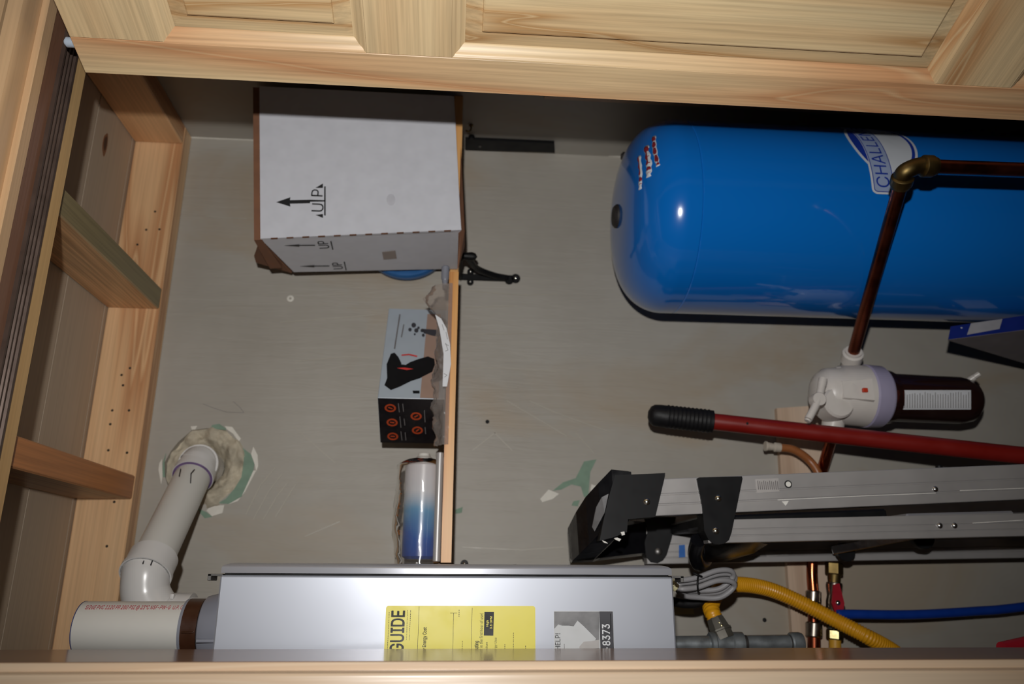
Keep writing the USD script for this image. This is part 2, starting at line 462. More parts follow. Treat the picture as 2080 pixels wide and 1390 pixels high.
class Plane:
    """A flat face of a thing; P finds the point on it that the photograph shows at a pixel, so print is drawn at its real place and size."""

    def __init__(self, p, n):
        self.p, self.n = np.asarray(p, float), unit(n)
        up = np.array([0, 0, 1.0]) - self.n * self.n[2]
        self.e2 = unit(up)
        self.e1 = np.cross(self.e2, self.n)

    def P(self, x, y):
        d = ray(x, y)
        return CAM + d * (((self.p - CAM) @ self.n) / (d @ self.n))

    def uv(self, x, y):
        q = self.P(x, y) - self.p
        return q @ self.e1, q @ self.e2

    def poly(self, pts):
        return Polygon([self.uv(*q) for q in pts]).buffer(0)

    def decal(self, pts, lift=0.0, thick=0.0003):
        pg = pts if hasattr(pts, 'geom_type') else self.poly(pts)
        return prism(pg, self.p + self.n * lift, self.e1, self.e2, thick)

    def strip(self, a, b, w, lift=0.0, thick=0.0003):
        """A straight printed line between two pixels, w metres wide."""
        from shapely.geometry import LineString
        return self.decal(LineString([self.uv(*a), self.uv(*b)]).buffer(w / 2, cap_style=2), lift, thick)

    def line(self, pts, w, lift=0.0, thick=0.0003):
        from shapely.geometry import LineString
        return self.decal(LineString([self.uv(*q) for q in pts]).buffer(w / 2, quad_segs=3), lift, thick)

    def words(self, s, height, x, y, lift=0.0, bold=False, align='l', stretch=1.0):
        """Lettering whose baseline starts (or ends) at pixel x, y."""
        return words(s, height, self.P(x, y), self.e1, self.e2, lift, 0.0003, bold, align, stretch)


X3, Y3, Z3 = I3
S = 'structure'
rng = np.random.default_rng(7)

# ================================================================ the closet
BACK, RIGHT, LEFT, TOPZ = 1.37, 0.814, -0.30, 2.098
hc = lambda cx, cy: (300 + cx / 5.346, 820 + cy / 5.346)     # detail coordinates around the vent hole
BW = Plane((0, BACK, 0), (0, -1, 0))
hole_pts = [hc(*q) for q in [(480, 290), (650, 268), (850, 290), (960, 400), (1030, 480), (1045, 620), (1020, 800), (940, 930), (800, 1050), (560, 1110), (360, 1080), (240, 960), (190, 800), (185, 640), (250, 520), (330, 420)]]
hole = BW.poly(hole_pts)
wb = thing('wall_back', 'grey-beige skim-coated closet back wall with trowel marks and a torn hole around the vent pipe', origin=(0, BACK, 0), kind=S)
part(wb, 'wall_panel', prism(sbox(LEFT, 0, RIGHT + 0.1, 2.2).difference(hole), (0, BACK + 0.05, 0), X3, Z3, 0.05), 'skim_coat', smooth=False)
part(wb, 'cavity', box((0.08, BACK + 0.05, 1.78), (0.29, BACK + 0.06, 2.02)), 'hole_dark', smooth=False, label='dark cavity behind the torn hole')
# expanding foam: a lumpy ring around the pipe
hcx, hcz = BW.P(*hc(600, 690))[[0, 2]]
V, F = [], []
for i, t in enumerate(np.linspace(0, 1, 24)):
    for j, a in enumerate(np.linspace(0, 2 * np.pi, 96, endpoint=False)):
        r = 0.026 + 0.056 * t
        q = np.array([hcx + r * math.cos(a), 0, hcz + r * math.sin(a)])
        n = meshkit.fbm(q * 55, 5, 3) - 0.5
        n2 = meshkit.noise(q * 28, 9) - 0.5
        rec = 0.030 * max(0.0, (0.42 - t) / 0.42) ** 1.3 + 0.022 * max(0.0, (t - 0.78) / 0.22)
        V.append([q[0], BACK + 0.004 + rec - 0.030 * n - 0.016 * n2, q[2]])
for i in range(23):
    for j in range(96):
        p, q = i * 96 + j, i * 96 + (j + 1) % 96
        F += [[p, p + 96, q + 96], [p, q + 96, q]]
part(wb, 'insulation_foam', trimesh.Trimesh(V, F, process=False), 'foam', smooth=True, label='lumpy yellowish foam around the vent pipe')
for pts in ([(1030, 480), (1120, 550), (1160, 660), (1130, 820), (1020, 1010), (880, 1090), (760, 1085), (850, 1035), (940, 930), (1020, 800), (1045, 620)],
            [(545, 1140), (640, 1180), (700, 1230), (620, 1248), (570, 1190)], [(690, 262), (700, 235), (780, 222), (850, 270), (850, 290), (760, 280)], [(185, 640), (190, 800), (160, 800), (165, 640), (200, 540)]):
    part(wb, 'torn_paper', BW.decal([hc(*q) for q in pts], 0, 0.0008), 'green_paper', smooth=False, label='green drywall paper torn bare')
for pts in ([(840, 248), (920, 256), (1015, 385), (990, 415), (930, 330), (860, 280)], [(1150, 470), (1195, 560), (1203, 680), (1180, 740), (1164, 660), (1125, 550)], [(690, 1112), (835, 1105), (815, 1190), (700, 1225), (640, 1165)],
            [(1150, 730), (1180, 730), (1060, 960), (980, 1060), (870, 1100), (1020, 1015)], [(130, 650), (160, 600), (165, 800), (150, 880), (120, 720)], [(470, 250), (540, 245), (520, 285), (480, 285)]):
    part(wb, 'spackle_chip', BW.decal([hc(*q) for q in pts], 0, 0.0016), 'spackle', smooth=False, label='broken white plaster edge')
gp = lambda cx, cy: (940 + cx / 2.3556, 560 + cy / 2.3556)
part(wb, 'torn_paper', BW.decal([gp(*q) for q in [(580, 890), (640, 880), (610, 940), (600, 1060), (580, 1060), (565, 1010), (520, 1000), (470, 1025), (430, 1030), (480, 990), (540, 970)]], 0, 0.0008), 'green_paper', smooth=False, label='green torn paper patch left of the ladder top')
part(wb, 'torn_paper', BW.decal([gp(*q) for q in [(530, 1080), (560, 1075), (550, 1105), (520, 1100)]], 0, 0.0008), 'green_paper', smooth=False)
part(wb, 'torn_paper', BW.decal([(924, 1036), (940, 1030), (938, 1042), (926, 1044)], 0, 0.0008), 'green_paper', smooth=False)
part(wb, 'spackle_chip', BW.decal([gp(*q) for q in [(370, 1070), (410, 1025), (460, 1045), (430, 1070), (380, 1085)]], 0, 0.0014), 'spackle', smooth=False, label='white plaster chip beside the green patch')
part(wb, 'spackle_chip', BW.decal([gp(*q) for q in [(615, 1000), (650, 1010), (670, 1020), (640, 1035), (610, 1030)]], 0, 0.0014), 'spackle', smooth=False)
part(wb, 'caulk_line', [BW.decal([(385, 275), (515, 281), (515, 286), (385, 281)], 0, 0.0015), BW.decal([(1118, 302), (1172, 308), (1170, 312), (1120, 310)], 0, 0.002), BW.decal([(1215, 311), (1262, 316), (1262, 320), (1218, 316)], 0, 0.002)], 'spackle', smooth=False, label='white caulk in the wall corner')
ridges = [[(570, 655), (640, 650), (760, 640)], [(940, 750), (1010, 748), (1130, 755)], [(1076, 815), (1120, 835), (1180, 858), (1240, 878)], [(1030, 815), (1090, 850), (1150, 886)], [(945, 625), (1050, 622)], [(945, 590), (1060, 600), (1130, 598)], [(960, 915), (1005, 880)], [(1005, 880), (1040, 915)],
          [(940, 1112), (1060, 1118), (1145, 1112)], [(500, 1045), (530, 985), (560, 950)], [(515, 1055), (545, 1000), (572, 965)], [(535, 1055), (562, 1010), (585, 980)], [(960, 680), (1100, 676)], [(1170, 880), (1205, 920)], [(600, 735), (700, 725), (750, 728)], [(420, 440), (500, 445)], [(600, 870), (680, 940)], [(620, 1090), (690, 1060)], [(560, 1050), (600, 985)]]
part(wb, 'trowel_ridge', [BW.line(r, 0.0016, 0, 0.0007) for r in ridges], 'compound_ridge', smooth=False, kind='stuff', label='thin raised trowel marks')
part(wb, 'pencil_mark', [BW.line([hc(*q) for q in l], 0.0006, 0, 0.0002) for l in ([(600, 5), (720, 50), (860, 95), (1040, 100)], [(930, -20), (1000, 40), (1045, 100)])], 'sticker_text', smooth=False, label='thin scratched lines above the vent hole')
part(wb, 'wall_anchor', [lathe(at(590, 607, Y=BACK) + Y3 * 0.002, -Y3, [(0, 0.0062), (0.003, 0.0062), (0.0035, 0.005), (0.0036, 0.0024), (0.001, 0.0022)], 20)], 'spackle', label='white wall anchor')
for q in ((990, 857), (1553, 1260)):
    part(wb, 'screw_hole', lathe(at(*q, Y=BACK) + Y3 * 0.002, -Y3, [(0, 0.0036), (0.0022, 0.0036), (0.0024, 0.0030)], 14), 'gap_black', label='small dark screw hole')

wr = thing('wall_right', 'closet right wall in the shadow behind the door', origin=(RIGHT, 1.1, 0), kind=S)
part(wr, 'wall_panel', box((RIGHT, 0.945, 0), (RIGHT + 0.1, BACK, 2.2), 0), 'skim_coat', smooth=False)
wl = thing('wall_left', 'closet left wall behind the water heater', origin=(LEFT, 1.1, 0), kind=S)
part(wl, 'wall_panel', box((LEFT - 0.1, 0.945, 0), (LEFT, BACK + 0.05, 2.2), 0), 'skim_coat', smooth=False)
fo = thing('floor', 'bare floor below the picture', origin=(0.2, 0.8, 0), kind=S)
part(fo, 'floor_slab', box((-1.5, -1.2, -0.1), (2.0, 1.5, 0), 0), 'concrete', smooth=False)
wf = thing('wall_front', 'front wall around the closet opening', origin=(0.2, 0.88, 0), kind=S)
part(wf, 'wall_panel', prism(sbox(-1.5, 0, 2.0, 2.6).difference(sbox(-0.09, -0.1, 0.72, 2.02)), (0, 0.945, 0), X3, Z3, 0.125), 'casing_wall', smooth=False)

# unfinished top: planks over joists
ce = thing('ceiling', 'unpainted knotty boards above the joists', origin=(0.25, 1.15, TOPZ), kind=S)
y0 = 0.93
for w in (0.118, 0.138, 0.138, 0.06):
    part(ce, 'plank', box((LEFT, y0 + 0.0008, TOPZ), (RIGHT, y0 + w - 0.0008, TOPZ + 0.02), 0.0004), 'plank')
    y0 += w
part(ce, 'subfloor', box((LEFT, 0.93, TOPZ + 0.0195), (RIGHT, BACK + 0.05, TOPZ + 0.04), 0), 'knot_core', smooth=False)
lz = 2.010
kc = at(213, 293, Z=TOPZ)
th_ = np.linspace(0, 2 * np.pi, 18, endpoint=False)
kn_ = [kc + X3 * 0.021 * math.cos(a) * (1 + 0.15 * math.sin(3 * a)) + Y3 * 0.0085 * math.sin(a) for a in th_]
part(ce, 'knot', hull([p - Z3 * 0.0004 for p in kn_] + [p + Z3 * 0.004 for p in kn_]), 'knot_rim', smooth=False, label='dark oval knot')
kn_ = [kc + (p - kc) * 0.62 + X3 * 0.002 for p in kn_]
part(ce, 'knot', hull([p - Z3 * 0.0008 for p in kn_] + [p + Z3 * 0.004 for p in kn_]), 'knot_core', smooth=False)
lf = thing('ledger_board', 'pale wooden ledger board with nail holes running along the top of the back wall', 'board', (0.25, 1.35, lz))
part(lf, 'plank', box((LEFT, BACK - 0.038, lz), (RIGHT, BACK, TOPZ - 0.001), 0.002), 'fir_x')
nh = []
for q in ((315, 430), (297, 467), (324, 466), (279, 497), (264, 748), (247, 762), (250, 783), (228, 834), (262, 834), (224, 862), (220, 915), (258, 920), (232, 1020), (217, 1110)):
    nh.append(lathe(at(*q, Y=BACK - 0.038) + Y3 * 0.003, -Y3, [(0, 0.0022), (0.0031, 0.0022), (0.0033, 0.0005)], 10))
for i, m in enumerate(nh):
    part(lf, 'nail_hole', m, 'hole_dark', label='dark nail hole' if i == 0 else None)
lr = thing('ledger_board', 'orange wooden ledger board along the top of the right wall, mostly in shadow', 'board', (RIGHT, 1.1, lz))
part(lr, 'plank', box((RIGHT - 0.038, 0.95, lz), (RIGHT, BACK - 0.039, TOPZ - 0.001), 0.002), 'fir_y')
j2 = at(330, 590, Z=lz)[0]
j2b = at(245, 622, Z=lz)[0]
J = thing('ceiling_joist', 'joist with weathered grey-green underside under the knotty boards, nearest the right wall', 'joist', (j2 - 0.02, 1.13, lz))
part(J, 'beam', box((at(322, 603, Z=lz)[0] - 0.019, 0.93, lz), (at(322, 603, Z=lz)[0] + 0.019, BACK - 0.0385, TOPZ - 0.001), 0.002), 'fir_weathered')
xj = at(270, 990, Z=lz)[0]
J = thing('ceiling_joist', 'orange-brown joist above the vent pipe, nearest the water heater', 'joist', (xj, 1.13, lz))
part(J, 'beam', box((xj - 0.019, 0.93, lz), (xj + 0.019, BACK - 0.0385, TOPZ - 0.001), 0.002), 'fir_grey')

# ---------------------------------------------------------------- opening: jambs, casing, track
HZ = 2.003
t1 = thing('trim_1', 'head jamb of the closet opening', origin=(0.3, 0.88, HZ), kind=S)
part(t1, 'jamb_board', box((-0.09, 0.858, HZ + 0.001), (0.74, 0.945, HZ + 0.017), 0.0006), 'jamb_x')
part(t1, 'edge_strip', box((-0.09, 0.838, HZ), (0.74, 0.858, HZ + 0.017), 0.001), 'trim_x')
part(t1, 'stop_board', box((-0.09, 0.9165, HZ - 0.002), (0.74, 0.945, HZ + 0.001), 0.001), 'stop_x')
t2 = thing('trim_2', 'head casing over the closet opening', origin=(0.3, 0.81, HZ), kind=S)
prof = Polygon([(0.838, HZ + 0.0075), (0.812, HZ + 0.0075), (0.806, HZ + 0.010), (0.803, HZ + 0.016), (0.802, HZ + 0.024), (0.806, HZ + 0.030), (0.806, HZ + 0.075), (0.820, HZ + 0.085), (0.838, HZ + 0.085)])
part(t2, 'casing', prism(prof, (-0.16, 0, 0), Y3, Z3, 0.95), 'trim_x')
JX = -0.072
t3 = thing('trim_3', 'left jamb of the closet opening, glossy', origin=(JX, 0.87, 0), kind=S)
part(t3, 'jamb_board', box((JX - 0.018, 0.802, 0), (JX, 0.945, HZ), 0.0012), 'jamb_z')
part(t3, 'front_edge', box((JX - 0.018, 0.799, 0), (JX - 0.0004, 0.802, HZ), 0.0008), 'trim_z')
t4 = thing('trim_4', 'left casing of the closet opening', origin=(JX - 0.04, 0.79, 0), kind=S)
pc = Polygon([(JX - 0.0075, 0.799), (JX - 0.0075, 0.790), (JX - 0.009, 0.786), (JX - 0.012, 0.784), (JX - 0.075, 0.780), (JX - 0.082, 0.786), (JX - 0.082, 0.82), (JX - 0.02, 0.82), (JX - 0.02, 0.799)])
part(t4, 'casing', prism(pc, (0, 0, 0), X3, Y3, 2.09), 'trim_z')
t5 = thing('trim_5', 'right jamb of the closet opening behind the door', origin=(0.72, 0.87, 0), kind=S)
part(t5, 'jamb_board', box((0.722, 0.838, 0), (0.74, 0.945, HZ), 0.001), 'trim_z')
tr = thing('door_track', 'dark metal grooved track under the head of the closet opening', 'track', (0.3, 0.90, HZ))
tp = Polygon([(0.884, HZ + 0.001), (0.884, HZ - 0.004), (0.8875, HZ - 0.004), (0.8885, HZ - 0.001), (0.8935, HZ - 0.001), (0.8945, HZ - 0.0035), (0.8965, HZ - 0.0035), (0.8975, HZ - 0.001), (0.9015, HZ - 0.001), (0.9025, HZ - 0.0035), (0.9045, HZ - 0.0035), (0.9055, HZ - 0.001), (0.9105, HZ - 0.001), (0.9115, HZ - 0.004), (0.916, HZ - 0.004), (0.916, HZ + 0.001)])
part(tr, 'rail', prism(tp, (JX + 0.001, 0, 0), Y3, Z3, 0.79), 'track_bronze', smooth=False)

# ---------------------------------------------------------------- the folding door leaf, swung towards the camera
DE = np.array([0.69 * 0.885, 0.885, 0])
DD = unit([math.sin(math.radians(17.3)), -math.cos(math.radians(17.3)), 0])
DN = np.cross(DD, Z3)
d1 = thing('door_1', 'pine folding door leaf with raised panels, swung open towards the camera', origin=DE, kind=S)


def dpt(s, z, d=0.0):
    return DE + DD * s + Z3 * z + DN * d


def dboard(s0, s1, z0, z1, d0=-0.028, d1=0.0):
    return obox(dpt((s0 + s1) / 2, (z0 + z1) / 2, (d0 + d1) / 2), (DD, Z3, DN), ((s1 - s0) / 2, (z1 - z0) / 2, (d1 - d0) / 2), 0.0007)


def loft(rects, sides=(0, 1, 2, 3)):
    """Mitred mouldings: (offset, depth) steps inwards round a rectangle."""
    V, F = [], []
    for s0, s1, z0, z1, d in rects:
        V += [dpt(s0, z0, d), dpt(s1, z0, d), dpt(s1, z1, d), dpt(s0, z1, d)]
    for i in range(len(rects) - 1):
        for j in sides:
            p, q = i * 4 + j, i * 4 + (j + 1) % 4
            F += [[p, q, q + 4], [p, q + 4, p + 4]]
    return trimesh.Trimesh(V, F, process=False)


SW, LW = 0.0505, 0.40
part(d1, 'stile', dboard(0, SW, 0.02, 1.97), 'pine_z')
part(d1, 'stile', dboard(LW - SW, LW, 0.02, 1.97), 'pine_z')
rails = [(1.861, 1.97), (1.511, 1.616), (0.775, 0.879), (0.02, 0.15)]
for z0, z1 in rails:
    part(d1, 'rail', dboard(SW + 0.0004, LW - SW - 0.0004, z0, z1), 'pine_rail')
for (z1, _), (_, z0) in zip(rails, rails[1:]):
    s0, s1 = SW, LW - SW
    of = lambda o, d: (s0 + o, s1 - o, z0 + o, z1 - o, d)
    for sd_ in range(4):
        part(d1, 'moulding', loft([of(0, -0.0002), of(0.003, -0.0012), of(0.0045, -0.004), of(0.009, -0.0055), of(0.014, -0.0105), of(0.016, -0.011)], (sd_,)), 'pine_z' if sd_ % 2 else 'pine_rail', smooth=50)
    pn = loft([of(0.015, -0.0118), of(0.017, -0.0112), of(0.036, -0.0065), of(0.037, -0.004), of(0.039, -0.003)])
    c = of(0.039, -0.003)
    f = trimesh.Trimesh([dpt(c[0], c[2], c[4]), dpt(c[1], c[2], c[4]), dpt(c[1], c[3], c[4]), dpt(c[0], c[3], c[4])], [[0, 1, 2], [0, 2, 3]], process=False)
    part(d1, 'panel', [pn, f, dboard(SW + 0.01, LW - SW - 0.01, z0 + 0.01, z1 - 0.01, -0.022, -0.0125)], 'pine_face', smooth=30)
g0 = at(142, 86, Z=1.978) * [1, 1, 0] + Z3 * 1.966
part(d1, 'guide_pin', [cyl(g0 + Z3 * 0.005, g0 + Z3 * 0.016, 0.0062), cyl(g0, g0 + Z3 * 0.018, 0.004)], 'guide_white', label='pale plastic roller in the track')

# ================================================================ shelf
SH0, SH1, SHY = 1.4935, 1.5085, 1.19
sf = thing('shelf', 'thin varnished wooden shelf across the closet', 'shelf', (0.25, 1.28, SH0))
part(sf, 'board', prism(sbox(0.0265, SHY, RIGHT - 0.001, BACK - 0.001).difference(sbox(0.482, 1.0, 0.592, 1.342)), (0, 0, SH0), X3, Y3, SH1 - SH0), 'shelf_wood', smooth=False)

b = thing('shelf_bracket', 'ornate black iron bracket with curved brace under the middle of the shelf', 'bracket', at(955, 560, Y=BACK))
bx = at(1000, 562, Y=BACK - 0.01)[0]
zt = SH0 - 0.001
zl = at(1047, 566, Y=BACK)[2]
part(b, 'wall_plate', [box((bx - 0.006, BACK - 0.006, zl), (bx + 0.006, BACK - 0.0005, zt), 0.001), cyl((bx, BACK - 0.007, zl), (bx, BACK - 0.0005, zl), 0.0085), cyl((bx - 0.003, BACK - 0.007, zl + 0.012), (bx - 0.003, BACK - 0.0005, zl + 0.012), 0.0085),
                       cyl((bx - 0.010, BACK - 0.007, zt - 0.022), (bx - 0.010, BACK - 0.0005, zt - 0.022), 0.0062), cyl((bx + 0.010, BACK - 0.007, zt - 0.022), (bx + 0.010, BACK - 0.0005, zt - 0.022), 0.0062)], 'black_iron')
part(b, 'arm', [box((bx - 0.006, BACK - 0.10, zt - 0.006), (bx + 0.006, BACK - 0.0005, zt), 0.001), cyl((bx, BACK - 0.1, zt - 0.006), (bx, BACK - 0.1, zt), 0.009)], 'black_iron')
br = spl([(bx, BACK - 0.098, zt - 0.012), (bx, BACK - 0.085, zt - 0.018), (bx, BACK - 0.045, zt - 0.034), (bx, BACK - 0.016, zt - 0.066), (bx, BACK - 0.005, zl + 0.015)], 8)
part(b, 'brace', [tube(br, 0.0058, 10), lathe((bx, BACK - 0.101, zt - 0.002), -Z3, [(0, 0.006), (0.02, 0.0078), (0.026, 0.006), (0.029, 0.001)], 14)], 'black_iron', label='curved brace')
for sx_, sz_, sr_ in ((0, zl, 0.003), (0.010, zt - 0.022, 0.0022), (-0.010, zt - 0.022, 0.0022)):
    part(b, 'screw', bolt((bx + sx_, BACK - 0.007, sz_), -Y3, sr_), 'rivet_steel', label='bright screw head')

b = thing('shelf_bracket', 'plain black flat-bar bracket on the right wall under the shelf', 'bracket', (RIGHT, 1.34, 1.4))
RWp = Plane((RIGHT - 0.0003, 1.3, 0), (-1, 0, 0))
part(b, 'wall_plate', RWp.decal([(945, 278), (1126, 286), (1127, 305), (945, 299)], 0, 0.006), 'black_iron')
q = RWp.P(958, 276)
part(b, 'boss', cyl(q, q - X3 * 0.009, 0.006), 'black_iron')
part(b, 'screw', bolt(RWp.P(975, 292) - X3 * 0.006, -X3, 0.003), 'zinc')
b = thing('shelf_bracket', 'black bracket under the left shelf end, mostly hidden behind the water heater', 'bracket', at(945, 1150, Y=BACK))
bx = at(947, 1157, Y=BACK - 0.01)[0]
part(b, 'wall_plate', [box((bx - 0.006, BACK - 0.006, zl), (bx + 0.006, BACK - 0.0005, zt), 0.001), cyl((bx + 0.009, BACK - 0.007, zt - 0.022), (bx + 0.009, BACK - 0.0005, zt - 0.022), 0.0065), cyl((bx, BACK - 0.007, zl), (bx, BACK - 0.0005, zl), 0.0085)], 'black_iron')
part(b, 'arm', box((bx - 0.006, BACK - 0.10, zt - 0.006), (bx + 0.006, BACK - 0.0005, zt), 0.001), 'black_iron')
part(b, 'screw', bolt((bx + 0.009, BACK - 0.007, zt - 0.022), -Y3, 0.003), 'rivet_steel')
q = RWp.P(957, 254)
e = thing('screw_eye', 'tiny brass screw hook on the right wall just under the shelf', 'hook', q)
part(e, 'hook', [tube(spl([q + X3 * 0.001, q - X3 * 0.008, q - X3 * 0.014 + Z3 * 0.004, q - X3 * 0.012 + Z3 * 0.010], 6), 0.0016, 8), lathe(q, -X3, [(0, 0.004), (0.002, 0.004), (0.003, 0.002)], 12)], 'brass')
q = RWp.P(1105, 196)
e = thing('wall_strip', 'pale strip of board on the right wall in the shadow of the door', 'board', (RIGHT, 1.15, 1.0))
part(e, 'plank', box((RIGHT - 0.006, q[1] - 0.05, 0.6), (RIGHT - 0.0004, q[1], q[2]), 0.001), 'ply')

# ---------------------------------------------------------------- the white carton
YF, YB = 1.172, 1.335
A = dict(flt=at(529, 485, Y=YF), flb=at(937, 467, Y=YF), frb=at(920, 216, Y=YF), frt=at(527, 205, Y=YF), blt=at(597, 553, Y=YB), blb=at(929, 547, Y=YB))
EX = 0.80
def run(a, b, x):
    return a + (b - a) * (x - a[0]) / (b[0] - a[0])
frb, frt = run(A['flb'], A['frb'], EX), run(A['flt'], A['frt'], EX)
brb, brt = frb + Y3 * (YB - YF), frt + Y3 * (YB - YF)
cb = thing('cardboard_box', 'white cardboard box marked UP standing on the right end of the shelf', 'box', (0.66, 1.25, SH1))
mid = 0.5 * (A['flt'] + frt) + Z3 * 0.004
UPZ = SH1 + 0.0006
sn = np.cross(A['blb'] - A['flb'], A['flt'] - A['flb'])
_d = ray(597, 553)
A['blt'] = CAM + _d * (((A['flb'] - CAM) @ sn) / (_d @ sn))
A['blt'][1] = min(A['blt'][1], BACK - 0.003)
fz = lambda p: np.array([p[0], p[1], UPZ])
XS = 0.588
fl_s, bl_s = run(A['flb'], frb, XS), A['blb'] + X3 * (XS - A['blb'][0])
sh_ = Y3 * 0.0006
part(cb, 'carton', [hull([p + sh_ for p in (A['flt'], fz(A['flb']), fz(frb), frt)] + [A['blt'], fz(A['blb']), fz(brb), brt]), hull([A['flb'] + sh_, A['blb'], fz(A['flb']) + sh_, fz(A['blb']), fl_s + sh_, bl_s, fz(fl_s) + sh_, fz(bl_s)]),
                   hull([p + Y3 * t for p in (A['flt'], A['flb'], frb, frt) for t in (0, 0.006)]), hull([p + Y3 * t for p in (fz(fl_s), fl_s, frb, fz(frb)) for t in (0.001, 0.0165)])], 'carton_white', smooth=False)
fn = np.cross(frb - A['flb'], A['flt'] - A['flb'])
FP = Plane(A['flb'], fn if fn[1] < 0 else -fn)

SP = Plane(A['flb'] * 0.5 + A['blb'] * 0.5, sn if sn[0] < 0 else -sn)
tl, trp = at(516, 488, Y=YF + 0.004), run(at(516, 488, Y=YF + 0.004), at(514, 205, Y=YF + 0.004), EX)
part(cb, 'flap', hull([tl, trp, A['flt'] + Y3 * 0.004 - Z3 * 0.002, frt + Y3 * 0.004 - Z3 * 0.002, tl + Y3 * 0.12, trp + Y3 * 0.15, A['flt'] + Y3 * 0.12 - Z3 * 0.01, brt]), 'carton_brown', smooth=False, label='brown raw edge of the top flaps')
part(cb, 'flap', hull([at(527, 488, Y=YF + 0.004), at(516, 520, Y=1.27), at(520, 534, Y=1.30), at(592, 555, Y=1.334), at(560, 520, Y=1.27) + X3 * 0.004, at(596, 552, Y=1.33) + X3 * 0.006]), 'carton_brown', smooth=False, label='brown corner flap bent down')
part(cb, 'flap', hull([at(936, 300, Y=YF + 0.002), at(937, 467, Y=YF + 0.002), at(944, 470, Y=YF + 0.01), at(944, 500, Y=YF + 0.03), at(931, 545, Y=SHY - 0.0012), at(929, 545, Y=SHY - 0.0012), at(936, 300, Y=SHY - 0.0012)]), 'carton_brown', smooth=False, label='brown bottom flap sagging over the shelf edge')
ink = [FP.decal([(561, 411), (590, 401), (589, 407), (630, 406), (661, 407), (661, 409.5), (630, 410), (630, 413), (589, 414), (590, 420)], 0, 0.0004),
       FP.decal([(658.5, 379), (661.5, 379), (661.5, 438), (658.5, 438)], 0, 0.0004), FP.decal([(641, 382), (656, 373), (656, 382)], 0, 0.0004), FP.decal([(641, 437), (656, 443), (656, 435)], 0, 0.0004),
       FP.words('U', 0.0185, 656, 433, 0.0, False, stretch=1.0), FP.words('P', 0.0185, 655, 402, 0.0, False, stretch=1.0)]
part(cb, 'up_mark', ink, 'ink', smooth=False, label='printed black arrow with the word UP')
for (ax, ay), sc in (((578, 499), 1.0), ((610, 541), 0.95)):
    m = [SP.decal([(ax + a * sc, ay + bb * sc) for a, bb in [(0, 0), (30, -2.5), (30, -1.3), (62, -1.5), (62, 0.2), (30, 0.4), (30, 2)]], 0, 0.0004), SP.words('UP', 0.0165, ax + 92 * sc, ay + 6, 0, False),
         SP.strip((ax + 94 * sc, ay - 9), (ax + 98 * sc, ay + 8), 0.002, 0, 0.0004)]
    part(cb, 'up_mark', m, 'ink', smooth=False)
part(cb, 'tape_patch', SP.decal([(776, 512), (803, 509), (806, 525), (779, 527)], 0, 0.0004), 'tape_brown', smooth=False, label='brownish square of tape')
pf = []
for i in range(12):
    x = 550 + i * 32
    y = 485 - (x - 529) * 18 / 408
    pf.append(SP.decal([(x, y - 0.6), (x + 14, y - 1.2), (x + 14, y + 1.4), (x, y + 2)], -0.0002, 0.0006))
part(cb, 'perforation', pf, 'carton_brown', smooth=False, kind='stuff', label='row of small perforations along the edge')
part(cb, 'smudge', [FP.decal(Polygon([FP.uv(794 + 9 * math.cos(t), 406 + 12 * math.sin(t)) for t in np.linspace(0, 6.2, 14)]), 0, 0.0002)], 'smudge', smooth=False, label='faint grey smudge')

q = at(838, 484, Y=1.352)
bd = thing('blue_disc', 'blue round lid standing behind the white carton', 'lid', (q[0], 1.352, SH1))
q[2] = SH1 + 0.082
part(bd, 'disc', lathe(q - Y3 * 0.008, Y3, [(0, 0.072), (0.001, 0.078), (0.004, 0.082), (0.014, 0.082), (0.016, 0.079)], 56), 'disc_blue')
part(bd, 'rim', lathe(q - Y3 * 0.012, Y3, [(0, 0.074), (0, 0.080), (0.004, 0.082), (0.004, 0.074)], 56, closed=True), 'disc_blue')

# ---------------------------------------------------------------- grey nozzle, bag, product box, cartridge, bar
q0, q1 = at(905, 541, Y=1.215), at(903, 588, Y=1.215)
z = SH1 + 0.0068
q0[2] = q1[2] = z
nz = thing('hose_nozzle', 'small grey tapered nozzle lying beside the carton at the shelf edge', 'nozzle', (q0[0], 1.215, SH1))
L = np.linalg.norm(q1 - q0)
part(nz, 'body', lathe(q0, q1 - q0, [(0, 0.005), (0.002, 0.0066), (L * 0.55, 0.0066), (L * 0.62, 0.0052), (L * 0.68, 0.0052), (L * 0.7, 0.0046), (L, 0.004)], 20), 'grey_plastic')

bg = thing('plastic_bag', 'crumpled clear plastic bag with folded white sheet lying along the shelf edge', 'bag', at(905, 740, Y=1.2))
V, F = [], []
nu, nv = 110, 22
xa, xb = at(905, 905, Y=1.2)[0], at(905, 580, Y=1.2)[0]
for i in range(nu):
    u = i / (nu - 1)
    x = xa + (xb - xa) * u
    for j in range(nv):
        v = j / (nv - 1)
        peak = 0.034 * math.exp(-((u - 0.93) / 0.08) ** 2) + 0.012 + 0.006 * math.exp(-((u - 0.35) / 0.3) ** 2)
        n = 1.5 * (meshkit.fbm(np.array([x * 70, v * 4.0, 2.0]), 4, 5) - 0.5)
        if v < 0.3:
            y, zz = SHY - 0.0015 - 0.002 * abs(n), SH1 - 0.006 + v / 0.3 * 0.010
        else:
            w = (v - 0.3) / 0.7
            yl = 1.197 + (max(x - 0.271, 0) * 0.6176 if x > 0.271 else (0.271 - x) * 1.62) - 0.0045
            y, zz = SHY - 0.001 + min(0.03, yl - SHY) * w, SH1 + 0.004 + peak * math.sin(min(w * 2.4, 1.57)) * (0.8 + 0.6 * n) + 0.002 * n
        V.append([x + 0.004 * n, y + 0.002 * (min(n, 0) - 0.1) * w if v > 0.3 else y, max(zz, SH1 + 0.0006) if v > 0.3 else zz])
